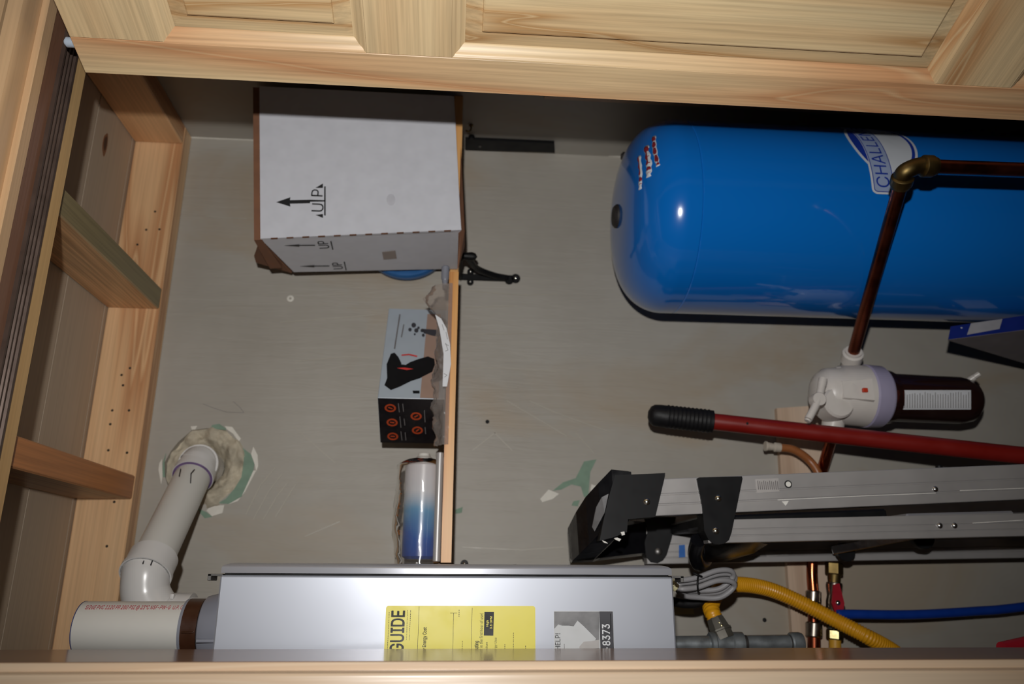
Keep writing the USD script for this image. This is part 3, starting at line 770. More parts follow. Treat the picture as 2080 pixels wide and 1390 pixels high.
for i in range(nu - 1):
    for j in range(nv - 1):
        p = i * nv + j
        F += [[p, p + nv, p + nv + 1], [p, p + nv + 1, p + 1]]
part(bg, 'bag_film', trimesh.Trimesh(V, F, process=False), 'bag_film', smooth=True)
BP = Plane((0, SHY - 0.004, 0), (0, -1, 0))
part(bg, 'folded_sheet', prism(BP.poly([(884, 640), (896, 648), (907, 668), (914, 700), (916, 740), (908, 786), (899, 786), (901, 720), (893, 670)]), BP.p + BP.n * 0, BP.e1, BP.e2, 0.0018), 'white_paper', smooth=False, label='folded white instruction sheet')
part(bg, 'print', [BP.line(l, 0.0007, 0.0018, 0.0003) for l in ([(905, 700), (911, 703)], [(905, 698), (910, 712), (905, 714)], [(902, 760), (908, 763), (903, 767)], [(906, 676), (909, 690)], [(898, 660), (902, 672)])], 'sticker_text', smooth=False, kind='stuff')

pb = thing('product_box', 'small grey and black product box with orange icons standing on the shelf', 'box', (0.31, 1.28, SH1))
K = np.array([0.271, 1.197, 0])
E1, E2 = unit([0.85, 0.525, 0]), unit([-0.525, 0.85, 0])
zb, zt2 = SH1 + 0.001, 1.6135
fw_, dp_ = 0.222, 0.104
part(pb, 'carton', obox(K + E1 * fw_ / 2 + E2 * dp_ / 2 + Z3 * (zb + zt2) / 2, (E1, E2, Z3), (fw_ / 2 - 0.0006, dp_ / 2 - 0.0006, (zt2 - zb) / 2), 0.001), 'box_grey', smooth=False)
GF, KF = Plane(K, -E2), Plane(K, -E1)
part(pb, 'side_panel', KF.decal(sbox(-dp_ + 0.0008, zb + 0.0006, -0.0006, zt2 - 0.0006), -0.0003, 0.0006), 'box_black', smooth=False, label='glossy black side')
bpx = lambda cx, cy: (740 + cx / 4.635, 620 + cy / 4.635)
part(pb, 'picture', GF.decal([bpx(595, 85), bpx(720, 85), bpx(700, 880), bpx(525, 872)], -0.0003, 0.0006), 'table_tan', smooth=False, label='printed tan table top')
part(pb, 'picture', [GF.decal([bpx(*q) for q in l], 0, 0.0006) for l in ([(250, 460), (285, 450), (320, 490), (350, 550), (345, 560), (390, 565), (430, 540), (510, 510), (600, 485), (660, 510), (665, 560), (640, 630), (520, 690), (440, 715), (330, 770), (250, 800), (190, 755), (215, 690), (210, 560)],)], 'black_plastic', smooth=False, label='printed picture of a black clamp stand')
part(pb, 'picture', GF.decal([bpx(*q) for q in [(455, 808), (520, 808), (520, 832), (460, 832)]], 0, 0.0006), 'black_plastic', smooth=False, label='small printed black pill shape')
for l in ([(310, 596), (380, 592), (460, 605), (400, 615)], [(350, 470), (420, 462), (500, 480), (495, 492), (420, 474), (350, 480)]):
    part(pb, 'picture', GF.decal([bpx(*q) for q in l], 0.0006, 0.0004), 'picture_red', smooth=False, label='printed red accent')
sm = []
for cx, cy, r in ((465, 190, 22), (430, 232, 16), (490, 240, 20), (545, 240, 16), (555, 285, 14), (475, 275, 9), (510, 215, 12)):
    sm.append(GF.decal(Polygon([GF.uv(*bpx(cx + r * math.cos(t), cy + r * math.sin(t))) for t in np.linspace(0, 6.1, 12)]), 0, 0.0006))
sm.append(GF.decal([bpx(*q) for q in [(540, 225), (690, 235), (700, 300), (640, 290), (560, 265)]], 0, 0.0006))
part(pb, 'picture', sm, 'dark_band', smooth=False, label='small printed figure of a bent stand')
part(pb, 'print', GF.line([bpx(335, 90), bpx(285, 410)], 0.0022, 0, 0.0004), 'sticker_text', smooth=False, label='line of grey lettering')
part(pb, 'print', GF.line([bpx(372, 185), bpx(350, 300)], 0.0018, 0, 0.0004), 'sticker_text', smooth=False)
ic = []
for cx, cy in ((245, 968), (262, 1104), (268, 1235), (488, 1045), (500, 1178)):
    u0 = KF.uv(*bpx(cx, cy))
    ring = Point(u0).buffer(0.0088, quad_segs=6).difference(Point(u0).buffer(0.0058, quad_segs=6))
    ic.append(KF.decal(ring, 0.0003, 0.0004))
    ic.append(KF.decal(affinity.rotate(sbox(u0[0] - 0.0035, u0[1] - 0.0012, u0[0] + 0.0035, u0[1] + 0.0012), cx), 0.0003, 0.0004))
for i in range(0, 10, 2):
    part(pb, 'icon', ic[i:i + 2], 'icon_orange', smooth=False, label='round orange icon')
part(pb, 'print', [KF.line([bpx(*a), bpx(*b_)], 0.0012, 0.0003, 0.0003) for a, b_ in (((320, 925), (330, 1005)), ((362, 930), (370, 1000)), ((335, 1050), (345, 1150)), ((375, 1070), (382, 1130)), ((345, 1190), (355, 1270)), ((385, 1200), (392, 1270)), ((565, 990), (572, 1100)), ((572, 1150), (578, 1210)))], 'sticker_text', smooth=False, kind='stuff', label='short lines of fine print')

br_ = thing('metal_bar', 'thin bright metal rod lying along the shelf edge in front of the wrapped cartridge', 'rod', at(893, 1035, Y=1.2))
xa, xb = 0.028, at(893, 921, Y=1.205)[0]
part(br_, 'rod', cyl((xa, 1.2, SH1 + 0.0062), (xb, 1.2, SH1 + 0.0062), 0.0058), 'aluminium')
ct = thing('water_cartridge', 'white and blue filter cartridge in clear shrink wrap, lying on the shelf', 'filter cartridge', at(855, 1040, Y=1.245))
CR = 0.0285
cy, cz = 1.24, SH1 + CR + 0.003
xa, xb = 0.032, at(850, 943, Y=1.24)[0]
_p = [(0, CR * 0.8), (0.004, CR), (xb - xa - 0.004, CR), (xb - xa - 0.001, CR * 0.9), (xb - xa, CR * 0.75)]
part(ct, 'cartridge', lathe((xa, cy, cz), X3, _p, 40), 'cartridge_print')
part(ct, 'end_cap', lathe((xb, cy, cz), X3, [(-0.003, CR * 0.7), (0.004, CR * 0.7), (0.006, CR * 0.6), (0.012, 0.010), (0.016, 0.009)], 24), 'pvc')
V, F = [], []
nu, nv = 56, 40
for i in range(nu):
    u = i / (nu - 1)
    x = xa - 0.008 + (xb + 0.018 - xa) * u
    end = min(1.0, (1 - u) * 14) ** 0.5
    for j in range(nv):
        a = 2 * np.pi * j / nv
        n = meshkit.fbm(np.array([x * 26, math.cos(a) * 2.2 + 3, math.sin(a) * 2.2 + 5]), 4, 11) - 0.5
        r = CR + 0.0018 + 0.011 * abs(n) * (0.4 + max(0, math.sin(a)))
        lift = max(0, math.sin(a - 0.2)) ** 3 * (0.013 - 0.010 * abs(u - 0.4))
        rr = (r + lift) * (0.25 + 0.75 * end)
        V.append([x, cy - math.cos(a) * rr, max(cz + math.sin(a) * rr, SH1 + 0.0008)])
for i in range(nu - 1):
    for j in range(nv):
        p, q = i * nv + j, i * nv + (j + 1) % nv
        F += [[p, q, q + nv], [p, q + nv, p + nv]]
part(ct, 'shrink_wrap', trimesh.Trimesh(V, F, process=False), 'clear_film', smooth=True, label='wrinkled clear plastic wrap')


# ================================================================ water heater
HY = 0.97
HP = Plane((0, HY, 1.5), (0, -1, 0))
hz1, hz0 = at(447, 1172, Y=HY)[2], at(1367, 1180, Y=HY)[2]
hx = at(900, 1171, Y=HY)[0]
wh = thing('water_heater', 'silver wall-mounted tankless water heater with yellow energy label', 'water heater', (-0.15, 1.14, (hz0 + hz1) / 2))
part(wh, 'body', box((LEFT + 0.001, HY, hz0), (hx, HY + 0.262, hz1), 0.002), 'silver_paint', smooth=False)
part(wh, 'gasket', box((hx - 0.001, HY + 0.004, hz0 + 0.004), (hx + 0.003, HY + 0.258, hz1 - 0.004), 0.0005), 'gap_black', smooth=False, label='black gap between body and cover')
cz1, cz0 = at(450, 1160, Y=HY)[2], at(1364, 1165, Y=HY)[2]
x0, x1 = hx + 0.0025, at(900, 1146, Y=HY + 0.01)[0]
pts = []
for t in np.linspace(0, np.pi / 2, 8):
    dx, dr = (x1 - x0 - 0.006) * math.sin(t), 0.016 * (1 - math.cos(t))
    for yy in (HY - 0.001 + dr, HY + 0.263 - dr):
        for zz in (cz0 + dr, cz1 - dr):
            pts.append((x0 + 0.006 + dx, yy, zz))
for yy in (HY - 0.001, HY + 0.263):
    for zz in (cz0, cz1):
        pts.append((x0, yy, zz))
part(wh, 'cover', hull(pts), 'silver_cover', smooth=50, label='rounded front cover')
for zz, sgn in ((cz1, 1), (cz0, -1)):
    part(wh, 'cover_tab', [box((hx - 0.001, HY + 0.004, zz - 0.001), (hx + 0.0016, HY + 0.03, zz + sgn * 0.016), 0.0004), box((hx - 0.006, HY + 0.004, zz + sgn * 0.012), (hx + 0.0014, HY + 0.03, zz + sgn * 0.016), 0.0004)], 'zinc', smooth=False, label='small bent metal tab')
# energy label
lp = lambda cx, cy: (760 + cx / 3.852, 1200 + cy / 3.852)
a0, a1 = HP.uv(*lp(95, 105)), HP.uv(*lp(1260, 135))
zt_, zb_ = a0[1], a1[1]
el = part(wh, 'energy_label', HP.decal(rrect(-0.158, zb_, (a0[0] + a1[0]) / 2, zt_, 0.003), 0, 0.0004), 'yellow_paper', smooth=False, label='yellow energy label')
Lf = 0.0004
part(el, 'lettering', HP.words('ENERGYGUIDE', 0.0150, *lp(240, 157), Lf, True, 'r', 0.70), 'ink', smooth=False, label='bold black word ENERGYGUIDE')
part(el, 'lettering', HP.words('Estimated Yearly Energy Cost', 0.0040, *lp(410, 288), Lf, True, 'r', 0.68), 'ink', smooth=False)
part(el, 'lettering', HP.words('Capacity (first hour rating) Rating', 0.0042, *lp(815, 395), Lf, True, 'r', 0.62), 'ink', smooth=False)
part(el, 'lettering', HP.words('used in the first hour of use)', 0.0036, *lp(852, 178), Lf, False, 'r', 0.72), 'ink', smooth=False)
part(el, 'lettering', HP.words('medium', 0.0024, *lp(888, 405), Lf, False, 'r'), 'ink', smooth=False)
part(el, 'lettering', HP.words('Energy Use', 0.0026, *lp(958, 368), Lf, False, 'r'), 'ink', smooth=False)
part(el, 'chart_bar', HP.decal([lp(863, 168), lp(937, 168), lp(932, 353), lp(858, 352)], Lf, 0.0002), 'ink', smooth=False, label='black box of the rating scale')
part(el, 'lettering', [HP.words('High', 0.0025, *lp(893, 285), Lf + 0.0002, True), HP.words('3.5 GPM', 0.0025, *lp(922, 302), Lf + 0.0002, True)], 'yellow_paper', smooth=False)
rule = []
for c in ((352, 118), (767, 128)):
    u0, v0 = HP.uv(*lp(*c))
    rule.append(HP.decal(sbox(-0.158, v0 - 0.0002, u0 - 0.001, v0 + 0.0002), Lf, 0.0002))
u0, v0 = HP.uv(*lp(622, 175))
rule += [HP.decal(sbox(-0.15, v0 - 0.0002, u0, v0 + 0.0002), Lf, 0.0002), HP.decal(sbox(u0 - 0.0004, v0 - 0.004, u0, v0 + 0.004), Lf, 0.0002)]
part(el, 'rule_line', rule, 'ink', smooth=False, kind='stuff', label='thin printed rules')
fine = []
for cx, cy, ln in ((118, 170, 0.10), (262, 155, 0.032), (285, 155, 0.032), (665, 150, 0.007), (690, 395, 0.02), (1022, 420, 0.02), (1090, 330, 0.03), (1185, 432, 0.02)):
    u0, v0 = HP.uv(*lp(cx, cy))
    x = u0
    k = 0
    while x > u0 - ln:
        w = 0.0006 + 0.0012 * rng.random()
        fine.append(HP.decal(sbox(x - w, v0 - 0.0003, x, v0 + 0.0003), Lf, 0.0002))
        x -= w + 0.0008
part(el, 'fine_print', fine, 'ink', smooth=False, kind='stuff', label='rows of fine print')
part(el, 'mark', HP.decal([lp(265, 492), lp(283, 478), lp(298, 492), lp(283, 520)], Lf, 0.0002), 'ink', smooth=False)
# service sticker
u1, v1 = HP.uv(*lp(1405, 160))
u2, v2 = HP.uv(*lp(1868, 162))
st = part(wh, 'service_sticker', HP.decal(sbox(-0.125, v2, u1, v1), 0, 0.0004), 'photo_light', smooth=False, label='grey service sticker with a photograph and telephone number')
part(st, 'picture', HP.decal([lp(*q) for q in [(1408, 165), (1762, 165), (1760, 480), (1700, 470), (1735, 375), (1680, 320), (1640, 280), (1590, 235), (1560, 280), (1520, 275), (1470, 275), (1440, 265), (1408, 300)]], Lf, 0.0002), 'photo_grey', smooth=False, label='grey photograph of people')
part(st, 'picture', HP.decal([lp(*q) for q in [(1760, 385), (1700, 395), (1640, 400), (1605, 440), (1610, 495), (1660, 490), (1690, 455), (1760, 450)]], Lf, 0.0003), 'sticker_grey', smooth=False, label='light hand in the photograph')
u3, v3 = HP.uv(*lp(1762, 165))
part(st, 'band', HP.decal(sbox(-0.125, v2 + 0.0003, u1 - 0.0004, v3), Lf, 0.0002), 'dark_band', smooth=False, label='dark band')
part(st, 'lettering', HP.words('2-8373', 0.0088, *lp(1840, 262), Lf + 0.0003, True, 'r', 0.80), 'white_paper', smooth=False)
part(st, 'lettering', HP.words('HELP!', 0.0060, *lp(1455, 335), Lf + 0.0003, False, 'r', 0.82), 'ink', smooth=False)
part(st, 'fine_print', [HP.decal(sbox(HP.uv(*lp(c, d))[0] - 0.02, HP.uv(*lp(c, d))[1] - 0.0005, *HP.uv(*lp(c, d))), Lf, 0.0002) for c, d in ((1485, 418), (1515, 480), (1845, 180))], 'sticker_text', smooth=False, kind='stuff')

# ---------------------------------------------------------------- vent pipes on top of the heater
SY = 1.03
sr = 0.0302
sx = at(280, 1222, Y=SY)[0] - sr
szt, szb = at(168, 1270, Y=SY)[2], at(386, 1270, Y=SY)[2]
vs = thing('intake_pipe', 'short upright white plastic pipe with red printing on top of the water heater', 'pipe', (sx, SY, szb))
part(vs, 'pipe', pipe((sx, SY, szb - 0.02), (sx, SY, szt), sr, 0.004, 48), 'pvc', smooth=60)
part(vs, 'cut_end', pipe((sx, SY, szt - 0.0005), (sx, SY, szt + 0.0006), sr + 0.0003, 0.0046, 48), 'blue_rim', smooth=60, label='blue-tinted cut end')
# print wrapped on the pipe, reading upwards
tm = meshkit.text_mesh('S/26E PVC 1120 PR 280 PSI @ 23\u00b0C NSF-PW-G  U.P. Code', 0.0066, 0.0002, False)
v = np.array(tm.vertices)
q = at(180, 1229, Y=SY)
ph0 = math.atan2(-(math.sqrt(max(sr ** 2 - (at(200, 1237, Y=SY)[0] - sx) ** 2, 0))), at(200, 1237, Y=SY)[0] - sx)
Lw = v[:, 0].max()
zs, ze = at(181, 1230, Y=SY - 0.01)[2], at(389, 1236, Y=SY - 0.01)[2]
ang = ph0 + v[:, 1] / sr
rr = sr + 0.0002 + v[:, 2]
tmw = trimesh.Trimesh(np.c_[sx + rr * np.cos(ang), SY + rr * np.sin(ang), zs + (ze - zs) * v[:, 0] / Lw], tm.faces, process=False)
part(vs, 'print', tmw, 'print_red', smooth=False, label='red printed lettering along the pipe')
gz1, gz0 = at(415, 1270, Y=SY)[2], hz1 + 0.0003
part(vs, 'clamp_band', [pipe((sx, SY, gz1), (sx, SY, szb + 0.001), sr + 0.0035, 0.006, 48), box((sx - 0.004, SY - sr - 0.0055, gz1 + 0.002), (sx - 0.002, SY - sr - 0.002, szb - 0.001), 0.0005)], 'rubber_brown', smooth=60, label='brown rubber coupling with clamp')
part(vs, 'grey_lip', pipe((sx, SY, szb), (sx, SY, szb + 0.0045), sr + 0.003, 0.005, 48), 'grey_plastic', smooth=60)
part(vs, 'collar', [lathe((sx, SY, gz0), Z3, [(0, sr + 0.012), (0.006, sr + 0.0115), (gz1 - gz0 - 0.003, sr + 0.0065), (gz1 - gz0, sr + 0.003)], 48), box((sx - 0.014, SY - sr - 0.0115, gz0), (sx - 0.010, SY - sr + 0.002, gz1 - 0.004), 0.0006)], 'grey_plastic', smooth=50, label='grey plastic collar')
VY, vr = 1.19, 0.0285
vx = at(380, 1214, Y=VY)[0] - vr
Sx, Ex = at(297, 1165, Y=VY), at(392, 968, Y=1.332)
zv0, zv1 = hz1 + 0.0003, Sx[2] - 0.045
ve = thing('exhaust_pipe', 'white plastic vent pipe sloping from the heater elbow to the hole in the back wall', 'pipe', (vx, VY, zv0))
sd = unit(Ex - Sx)
top = np.array([vx, VY, Sx[2] - 0.001])
elb = spl([np.array([vx, VY, zv1]), np.array([vx, VY, zv1 + 0.016]), (top + Sx) / 2 + Z3 * -0.004, Sx, Sx + sd * 0.012], 10)
part(ve, 'elbow', [tube(elb, vr + 0.0036, 36), pipe(Sx - sd * 0.004, Sx + sd * 0.030, vr + 0.0055, 0.006, 44), pipe(Sx - sd * 0.004, Sx + sd * 0.003, vr + 0.0072, 0.007, 44)], 'pvc_fitting', smooth=50, label='white elbow above the heater')
part(ve, 'pipe', pipe(Sx + sd * 0.004, Ex + sd * 0.012, vr, 0.004, 44), 'pvc', smooth=60, label='sloping pipe')
part(ve, 'riser', [cyl((vx, VY, zv0), (vx, VY, zv1), vr, 40), pipe((vx, VY, zv1 - 0.024), (vx, VY, zv1 + 0.002), vr + 0.006, 0.007, 44), box((vx + vr - 0.002, VY - 0.024, zv1 - 0.004), (vx + vr + 0.005, VY + 0.01, zv1 + 0.001), 0.0006)], 'pvc_fitting', smooth=50)
part(ve, 'clamp_band', pipe((vx, VY, gz1 - 0.004), (vx, VY, gz1 + 0.018), vr + 0.0045, 0.006, 44), 'rubber_brown', smooth=60, label='brown rubber coupling')
part(ve, 'collar', lathe((vx, VY, zv0), Z3, [(0, vr + 0.012), (0.006, vr + 0.011), (gz1 - zv0 - 0.006, vr + 0.006), (gz1 - zv0 - 0.003, vr)], 44), 'grey_plastic', smooth=50)
Wn = at(402, 943, Y=1.35)
hub = spl([Ex - sd * 0.001, Ex + sd * 0.014, (Ex + sd * 0.03 + Wn) / 2, Wn + Y3 * 0.004, Wn + Y3 * 0.05], 10)
part(ve, 'elbow', [tube(hub, vr + 0.0012, 36), pipe(Ex - sd * 0.002, Ex + sd * 0.012, vr + 0.0045, 0.005, 44)], 'pvc_fitting', smooth=50, label='white elbow turning into the wall')
part(ve, 'rim', pipe(Wn + Y3 * 0.0, Wn + Y3 * 0.008, vr + 0.0045, 0.006, 44), 'pvc_fitting', smooth=60, label='bright socket rim at the wall')
part(ve, 'primer_ring', pipe(Ex - sd * 0.0035, Ex - sd * 0.001, vr + 0.0032, 0.004, 44), 'purple_primer', smooth=60, label='purple primer ring')


def on_cyl(px_, a, d, r):
    """Where the line of sight through a pixel meets the cylinder about the axis a, d."""
    dr = ray(*px_)
    m = CAM - a
    u_, w_ = dr - d * (dr @ d), m - d * (m @ d)
    A_, B_, C_ = u_ @ u_, 2 * u_ @ w_, w_ @ w_ - r * r
    t = (-B_ - math.sqrt(max(B_ * B_ - 4 * A_ * C_, 0))) / (2 * A_)
    return CAM + dr * t


mk = []
for a_, b_ in (((300, 1136), (303, 1125)), ((290, 1145), (294, 1136)), ((306, 1148), (316, 1126)), ((308, 1143), (313, 1132))):
    ends = [on_cyl(q, Sx, sd, vr + 0.0003 if q[1] < 1138 else vr + 0.0062) for q in (a_, b_)]
    mk.append(tube(np.array([ends[0], (ends[0] + ends[1]) / 2, ends[1]]), 0.0008, 6))
for a_, b_ in (((364, 968), (367, 953)), ((387, 982), (388, 962)), ((388, 962), (395, 954))):
    ends = [on_cyl(q, Sx, sd, vr + 0.0002 if q[1] > 970 else vr + 0.005) for q in (a_, b_)]
    mk.append(tube(np.array([ends[0], (ends[0] + ends[1]) / 2, ends[1]]), 0.0008, 6))
part(ve, 'marker_line', mk, 'marker', kind='stuff', label='short black pen marks across the joints')

# ================================================================ blue pressure tank
TC, TR = np.array([0.598, 1.200, 0.0]), 0.163
tk = thing('pressure_tank', 'tall blue well pressure tank with CHALLENGER label standing by the right wall', 'tank', TC)
zs_, zt_ = 1.128, 1.226
prof = [(0.0, 0.14), (0.03, 0.145), (0.035, 0.135), (0.07, TR)]
prof += [(zs_ - 0.0015, TR), (zs_, TR - 0.0012), (zs_ + 0.0015, TR)]
for t in np.linspace(0.05, 1, 18):
    a = t * np.pi / 2
    prof.append((zs_ + 0.012 + (zt_ - zs_ - 0.012) * math.sin(a) ** 0.95, TR * max(math.cos(a), 0.0) ** 0.62 + 0.0005))
part(tk, 'shell', lathe(TC, Z3, prof, 96), 'tank_blue', smooth=35)
ctp = TC + Z3 * (zt_ - 0.003)
part(tk, 'plug', lathe(ctp, Z3, [(0, 0.021), (0.006, 0.020), (0.010, 0.016), (0.011, 0.004)], 28), 'tank_rubber', label='black plug on the dome')
vq = at(1266, 318, Y=1.27)
part(tk, 'air_valve', [cyl(vq - Z3 * 0.035, vq + Z3 * 0.004, 0.0062), cyl(vq - Z3 * 0.004, vq + Z3 * 0.0015, 0.0085)], 'tank_rubber', label='black air valve on the dome')


def wrap(pg, lift, thick, sub=0.008):
    """A flat outline (arc length, height) laid round the tank."""
    m = prism(pg, (0, 0, 0), X3, Y3, thick)
    vv, ff = trimesh.remesh.subdivide_to_size(m.vertices, m.faces, sub, max_iter=12)
    a = vv[:, 0] / TR
    r = TR + lift + vv[:, 2]
    return trimesh.Trimesh(np.c_[TC[0] + r * np.cos(a), TC[1] + r * np.sin(a), vv[:, 1]], ff, process=False)


def tuv(x, y):
    q = on_cyl((x, y), TC, Z3, TR) - TC
    return TR * math.atan2(q[1], q[0]), q[2]


b0, b1 = tuv(1776, 390), tuv(1836, 392)
e0, e1_ = tuv(1711, 268), tuv(1857, 300)
ez, eh = (e0[1] + e1_[1]) / 2, (e0[1] - e1_[1]) / 2
es0 = tuv(1760, 352)[0]
ec = es0 + 0.072
bz1, bz0 = b0[1] + 0.0005, tuv(1812, 392)[1]
EL = affinity.scale(Point(ec, ez).buffer(1, quad_segs=20), 0.074, eh)
BN = rrect(b0[0], bz0 - 0.004, ec + (ec - b0[0]), bz1, 0.006)
lab = EL.union(BN)
tl_ = part(tk, 'label', wrap(lab.buffer(0.0032), 0.0002, 0.0003), 'label_white', smooth=True, label='white-edged oval brand label')
part(tl_, 'oval', wrap(EL.buffer(-0.001).intersection(sbox(-1, bz1 + 0.001, 1, 3)), 0.0006, 0.0002), 'label_blue', smooth=True, label='blue upper part of the oval')
part(tl_, 'oval', wrap(EL.buffer(-0.001).difference(EL.buffer(-0.006)).intersection(sbox(-1, -1, 1, bz0 - 0.006)), 0.0006, 0.0002), 'label_blue', smooth=True, label='blue lower rim of the oval')
part(tl_, 'banner', wrap(BN.difference(BN.buffer(-0.0012)), 0.0007, 0.0002), 'label_blue', smooth=True, label='blue outline of the banner')
part(tl_, 'banner', wrap(BN.buffer(-0.0014), 0.0006, 0.0002), 'label_pale', smooth=True, label='pale blue banner')
w = meshkit.text_mesh('CHALLENGER', 0.022, 0.0002, False)
vv = np.array(w.vertices)
th = bz1 - bz0
vv[:, :2] *= [1.0, 1.0]
f = 0.70 * th / 0.022
vv[:, 1] = vv[:, 1] * f + bz0 + 0.12 * th
wid = vv[:, 0].max()
vv[:, 0] = vv[:, 0] / wid * (2 * (ec - b0[0]) - 0.014) + b0[0] + 0.006
a = vv[:, 0] / TR
r = TR + 0.0009 + vv[:, 2]
part(tl_, 'lettering', trimesh.Trimesh(np.c_[TC[0] + r * np.cos(a), TC[1] + r * np.sin(a), vv[:, 1]], w.faces, process=False), 'label_blue', smooth=False, label='blue word CHALLENGER')


def dome_r(z):
    pr = np.array(prof)
    k = np.argsort(pr[:, 0], kind='stable')
    return np.interp(z, pr[k, 0], pr[k, 1])


def on_dome(px_):
    d = ray(*px_)
    lo, hi = None, None
    for t in np.linspace(0.9, 1.8, 1500):
        q = CAM + d * t
        if 1.10 < q[2] < zt_ and np.hypot(*(q - TC)[:2]) < dome_r(q[2]):
            return q
    raise ValueError(px_)


def dome_patch(path, rad, lift, wob=0.0):
    pts = [on_dome(q) for q in path]
    pts = spl(pts, 6)
    pts = np.array([q + unit((q - TC - Z3 * 1.10) * [1, 1, 1.6]) * lift for q in pts])
    k = rad * (1 + wob * np.sin(np.arange(len(pts)) * 2.1))
    return tube(pts, k, 8)


part(tk, 'warning_print', [dome_patch([(1328, 278), (1330, 305), (1337, 338)], 0.0052, -0.0032, 0.1), dome_patch([(1313, 298), (1318, 330), (1318, 360)], 0.0072, -0.0046, 0.12), dome_patch([(1299, 318), (1302, 350), (1301, 385)], 0.0058, -0.0036, 0.1)], 'label_white', smooth=True, kind='stuff', label='white backing of the warning print on the dome')
part(tk, 'warning_print', [dome_patch([(1328, 280), (1330, 305), (1337, 336)], 0.0034, -0.0010, 0.3), dome_patch([(1313, 300), (1317, 330), (1319, 352)], 0.0044, -0.0014, 0.3), dome_patch([(1298, 320), (1301, 350), (1302, 375)], 0.0030, -0.0006, 0.3)], 'label_red', smooth=True, kind='stuff', label='dark red warning lettering on the dome')

# ================================================================ copper line, filter
FC = 1.245
EB, FI = at(1838, 345, Y=0.915), at(1733, 718, Y=FC)
FA = at(1700, 806, Y=FC)
cr = 0.0098
cp = thing('copper_pipe', 'aged copper pipe with brass elbow running from the right down to the water filter', 'pipe', EB)
pd = unit(FI - EB)
pz = unit(at(2080, 345, Y=0.915) - at(1885, 338, Y=0.915))
EZ = at(1885, 338, Y=0.915)
part(cp, 'pipe', cyl(EB + pd * 0.012, FI - pd * 0.001, cr, 24), 'copper_aged', label='pipe running to the filter')
part(cp, 'pipe', cyl(EZ, EZ + pz * (EZ[2] - 0.002) / abs(pz[2]), cr, 24), 'copper_aged', label='upright pipe')
part(cp, 'elbow', [tube(spl([EB + pd * 0.020, EB + pd * 0.006, (EB + EZ) / 2 * 0.5 + (EB + Z3 * 0.0) * 0.5, EZ - pz * 0.012, EZ], 8), cr + 0.0022, 20),
                   lathe(EB + pd * 0.010, pd, [(0, cr + 0.002), (0.003, cr + 0.0055), (0.013, cr + 0.0055), (0.017, cr + 0.003), (0.019, cr + 0.0028), (0.020, cr)], 26),
                   lathe(EZ - pz * 0.010, pz, [(0, cr + 0.002), (0.003, cr + 0.0055), (0.015, cr + 0.0055), (0.019, cr + 0.003), (0.021, cr + 0.0028), (0.022, cr)], 26)], 'brass', smooth=45, label='brass push-fit elbow')

fa, fb = at(1648, 800, Y=FC), at(1985, 815, Y=FC)
fd = unit(fb - fa)
along = lambda x: (at(x, 806, Y=FC) - fa) @ fd
wf_ = thing('water_filter', 'water filter housing with white valve head and dark translucent brown bowl on the back wall', 'water filter', fa)
HR = 0.052
h0, h1, h2, h3 = along(1660), along(1700), along(1752), along(1790)
part(wf_, 'head', lathe(fa, fd, [(h0 - 0.006, 0.020), (h0, 0.034), (h0 + 0.012, 0.044), (h1, 0.0465), (h1 + 0.004, 0.0495), (h2, HR)], 48), 'filter_white', smooth=40)
# moulded shoulders and flat boss on the head
fy = unit(np.cross(fd, X3))           # across the head, towards the viewer or away
fy = fy if fy[1] < 0 else -fy
fx = np.cross(fy, fd)
fx = fx if fx[0] > 0 else -fx
hp_ = lambda t, x, y: fa + fd * t + fx * x + fy * y
part(wf_, 'boss', [hull([hp_(h1 - 0.012, -0.016, 0.046), hp_(h1 - 0.012, 0.012, 0.046), hp_(h2 - 0.010, -0.020, 0.054), hp_(h2 - 0.010, 0.016, 0.054), hp_(h1 - 0.016, -0.02, 0.03), hp_(h1 - 0.016, 0.016, 0.03), hp_(h2 - 0.004, -0.026, 0.03), hp_(h2 - 0.004, 0.022, 0.03)]),
                   hull([hp_(h1 - 0.006, 0.026, 0.034), hp_(h2 - 0.008, 0.030, 0.042), hp_(h2 - 0.008, 0.046, 0.024), hp_(h1 - 0.006, 0.044, 0.018), hp_(h1, 0.03, 0.01), hp_(h2, 0.03, 0.01)]),
                   lathe(hp_(h0 + 0.018, -0.022, 0.0), fy, [(0.0, 0.026), (0.036, 0.026), (0.040, 0.023), (0.041, 0.004)], 30)], 'filter_white', smooth=25, label='moulded boss of the valve head')
part(wf_, 'button', obox(hp_(along(1724), -0.004, 0.0535), (fd, fx, fy), (0.0042, 0.0036, 0.003), 0.001), 'red_button', smooth=False, label='small red pressure button')
lv0, lv1, lv2 = at(1672, 770, Y=FC - 0.055), at(1662, 812, Y=FC - 0.058), at(1642, 852, Y=FC - 0.06)
part(wf_, 'lever', [tube(spl([lv0, lv1, lv2], 8), [0.007] * 3 + [0.0062] * 14, 14), cyl(lv1 + Y3 * 0.012, lv1 - Y3 * 0.006, 0.011), cyl(lv2 - unit(lv1 - lv2) * 0.001, lv2 - unit(lv1 - lv2) * 0.004, 0.0055)], 'filter_white', smooth=45, label='white valve lever')
part(wf_, 'inlet', [lathe(FI - pd * 0.002, pd, [(0, cr + 0.0045), (0.002, cr + 0.0075), (0.022, cr + 0.0075), (0.024, cr + 0.004), (0.055, cr + 0.004)], 28), pipe(FI - pd * 0.006, FI - pd * 0.001, cr + 0.004, 0.005, 24)], 'filter_white', smooth=40, label='white inlet fitting')
FO = at(1688, 893, Y=1.262)
part(wf_, 'outlet', lathe(at(1695, 840, Y=1.25), FO - at(1695, 840, Y=1.25), [(0, 0.018), (0.035, 0.018), (0.038, 0.015), (0.046, 0.0145), (0.048, 0.012)], 28), 'filter_white', smooth=40, label='white outlet fitting')
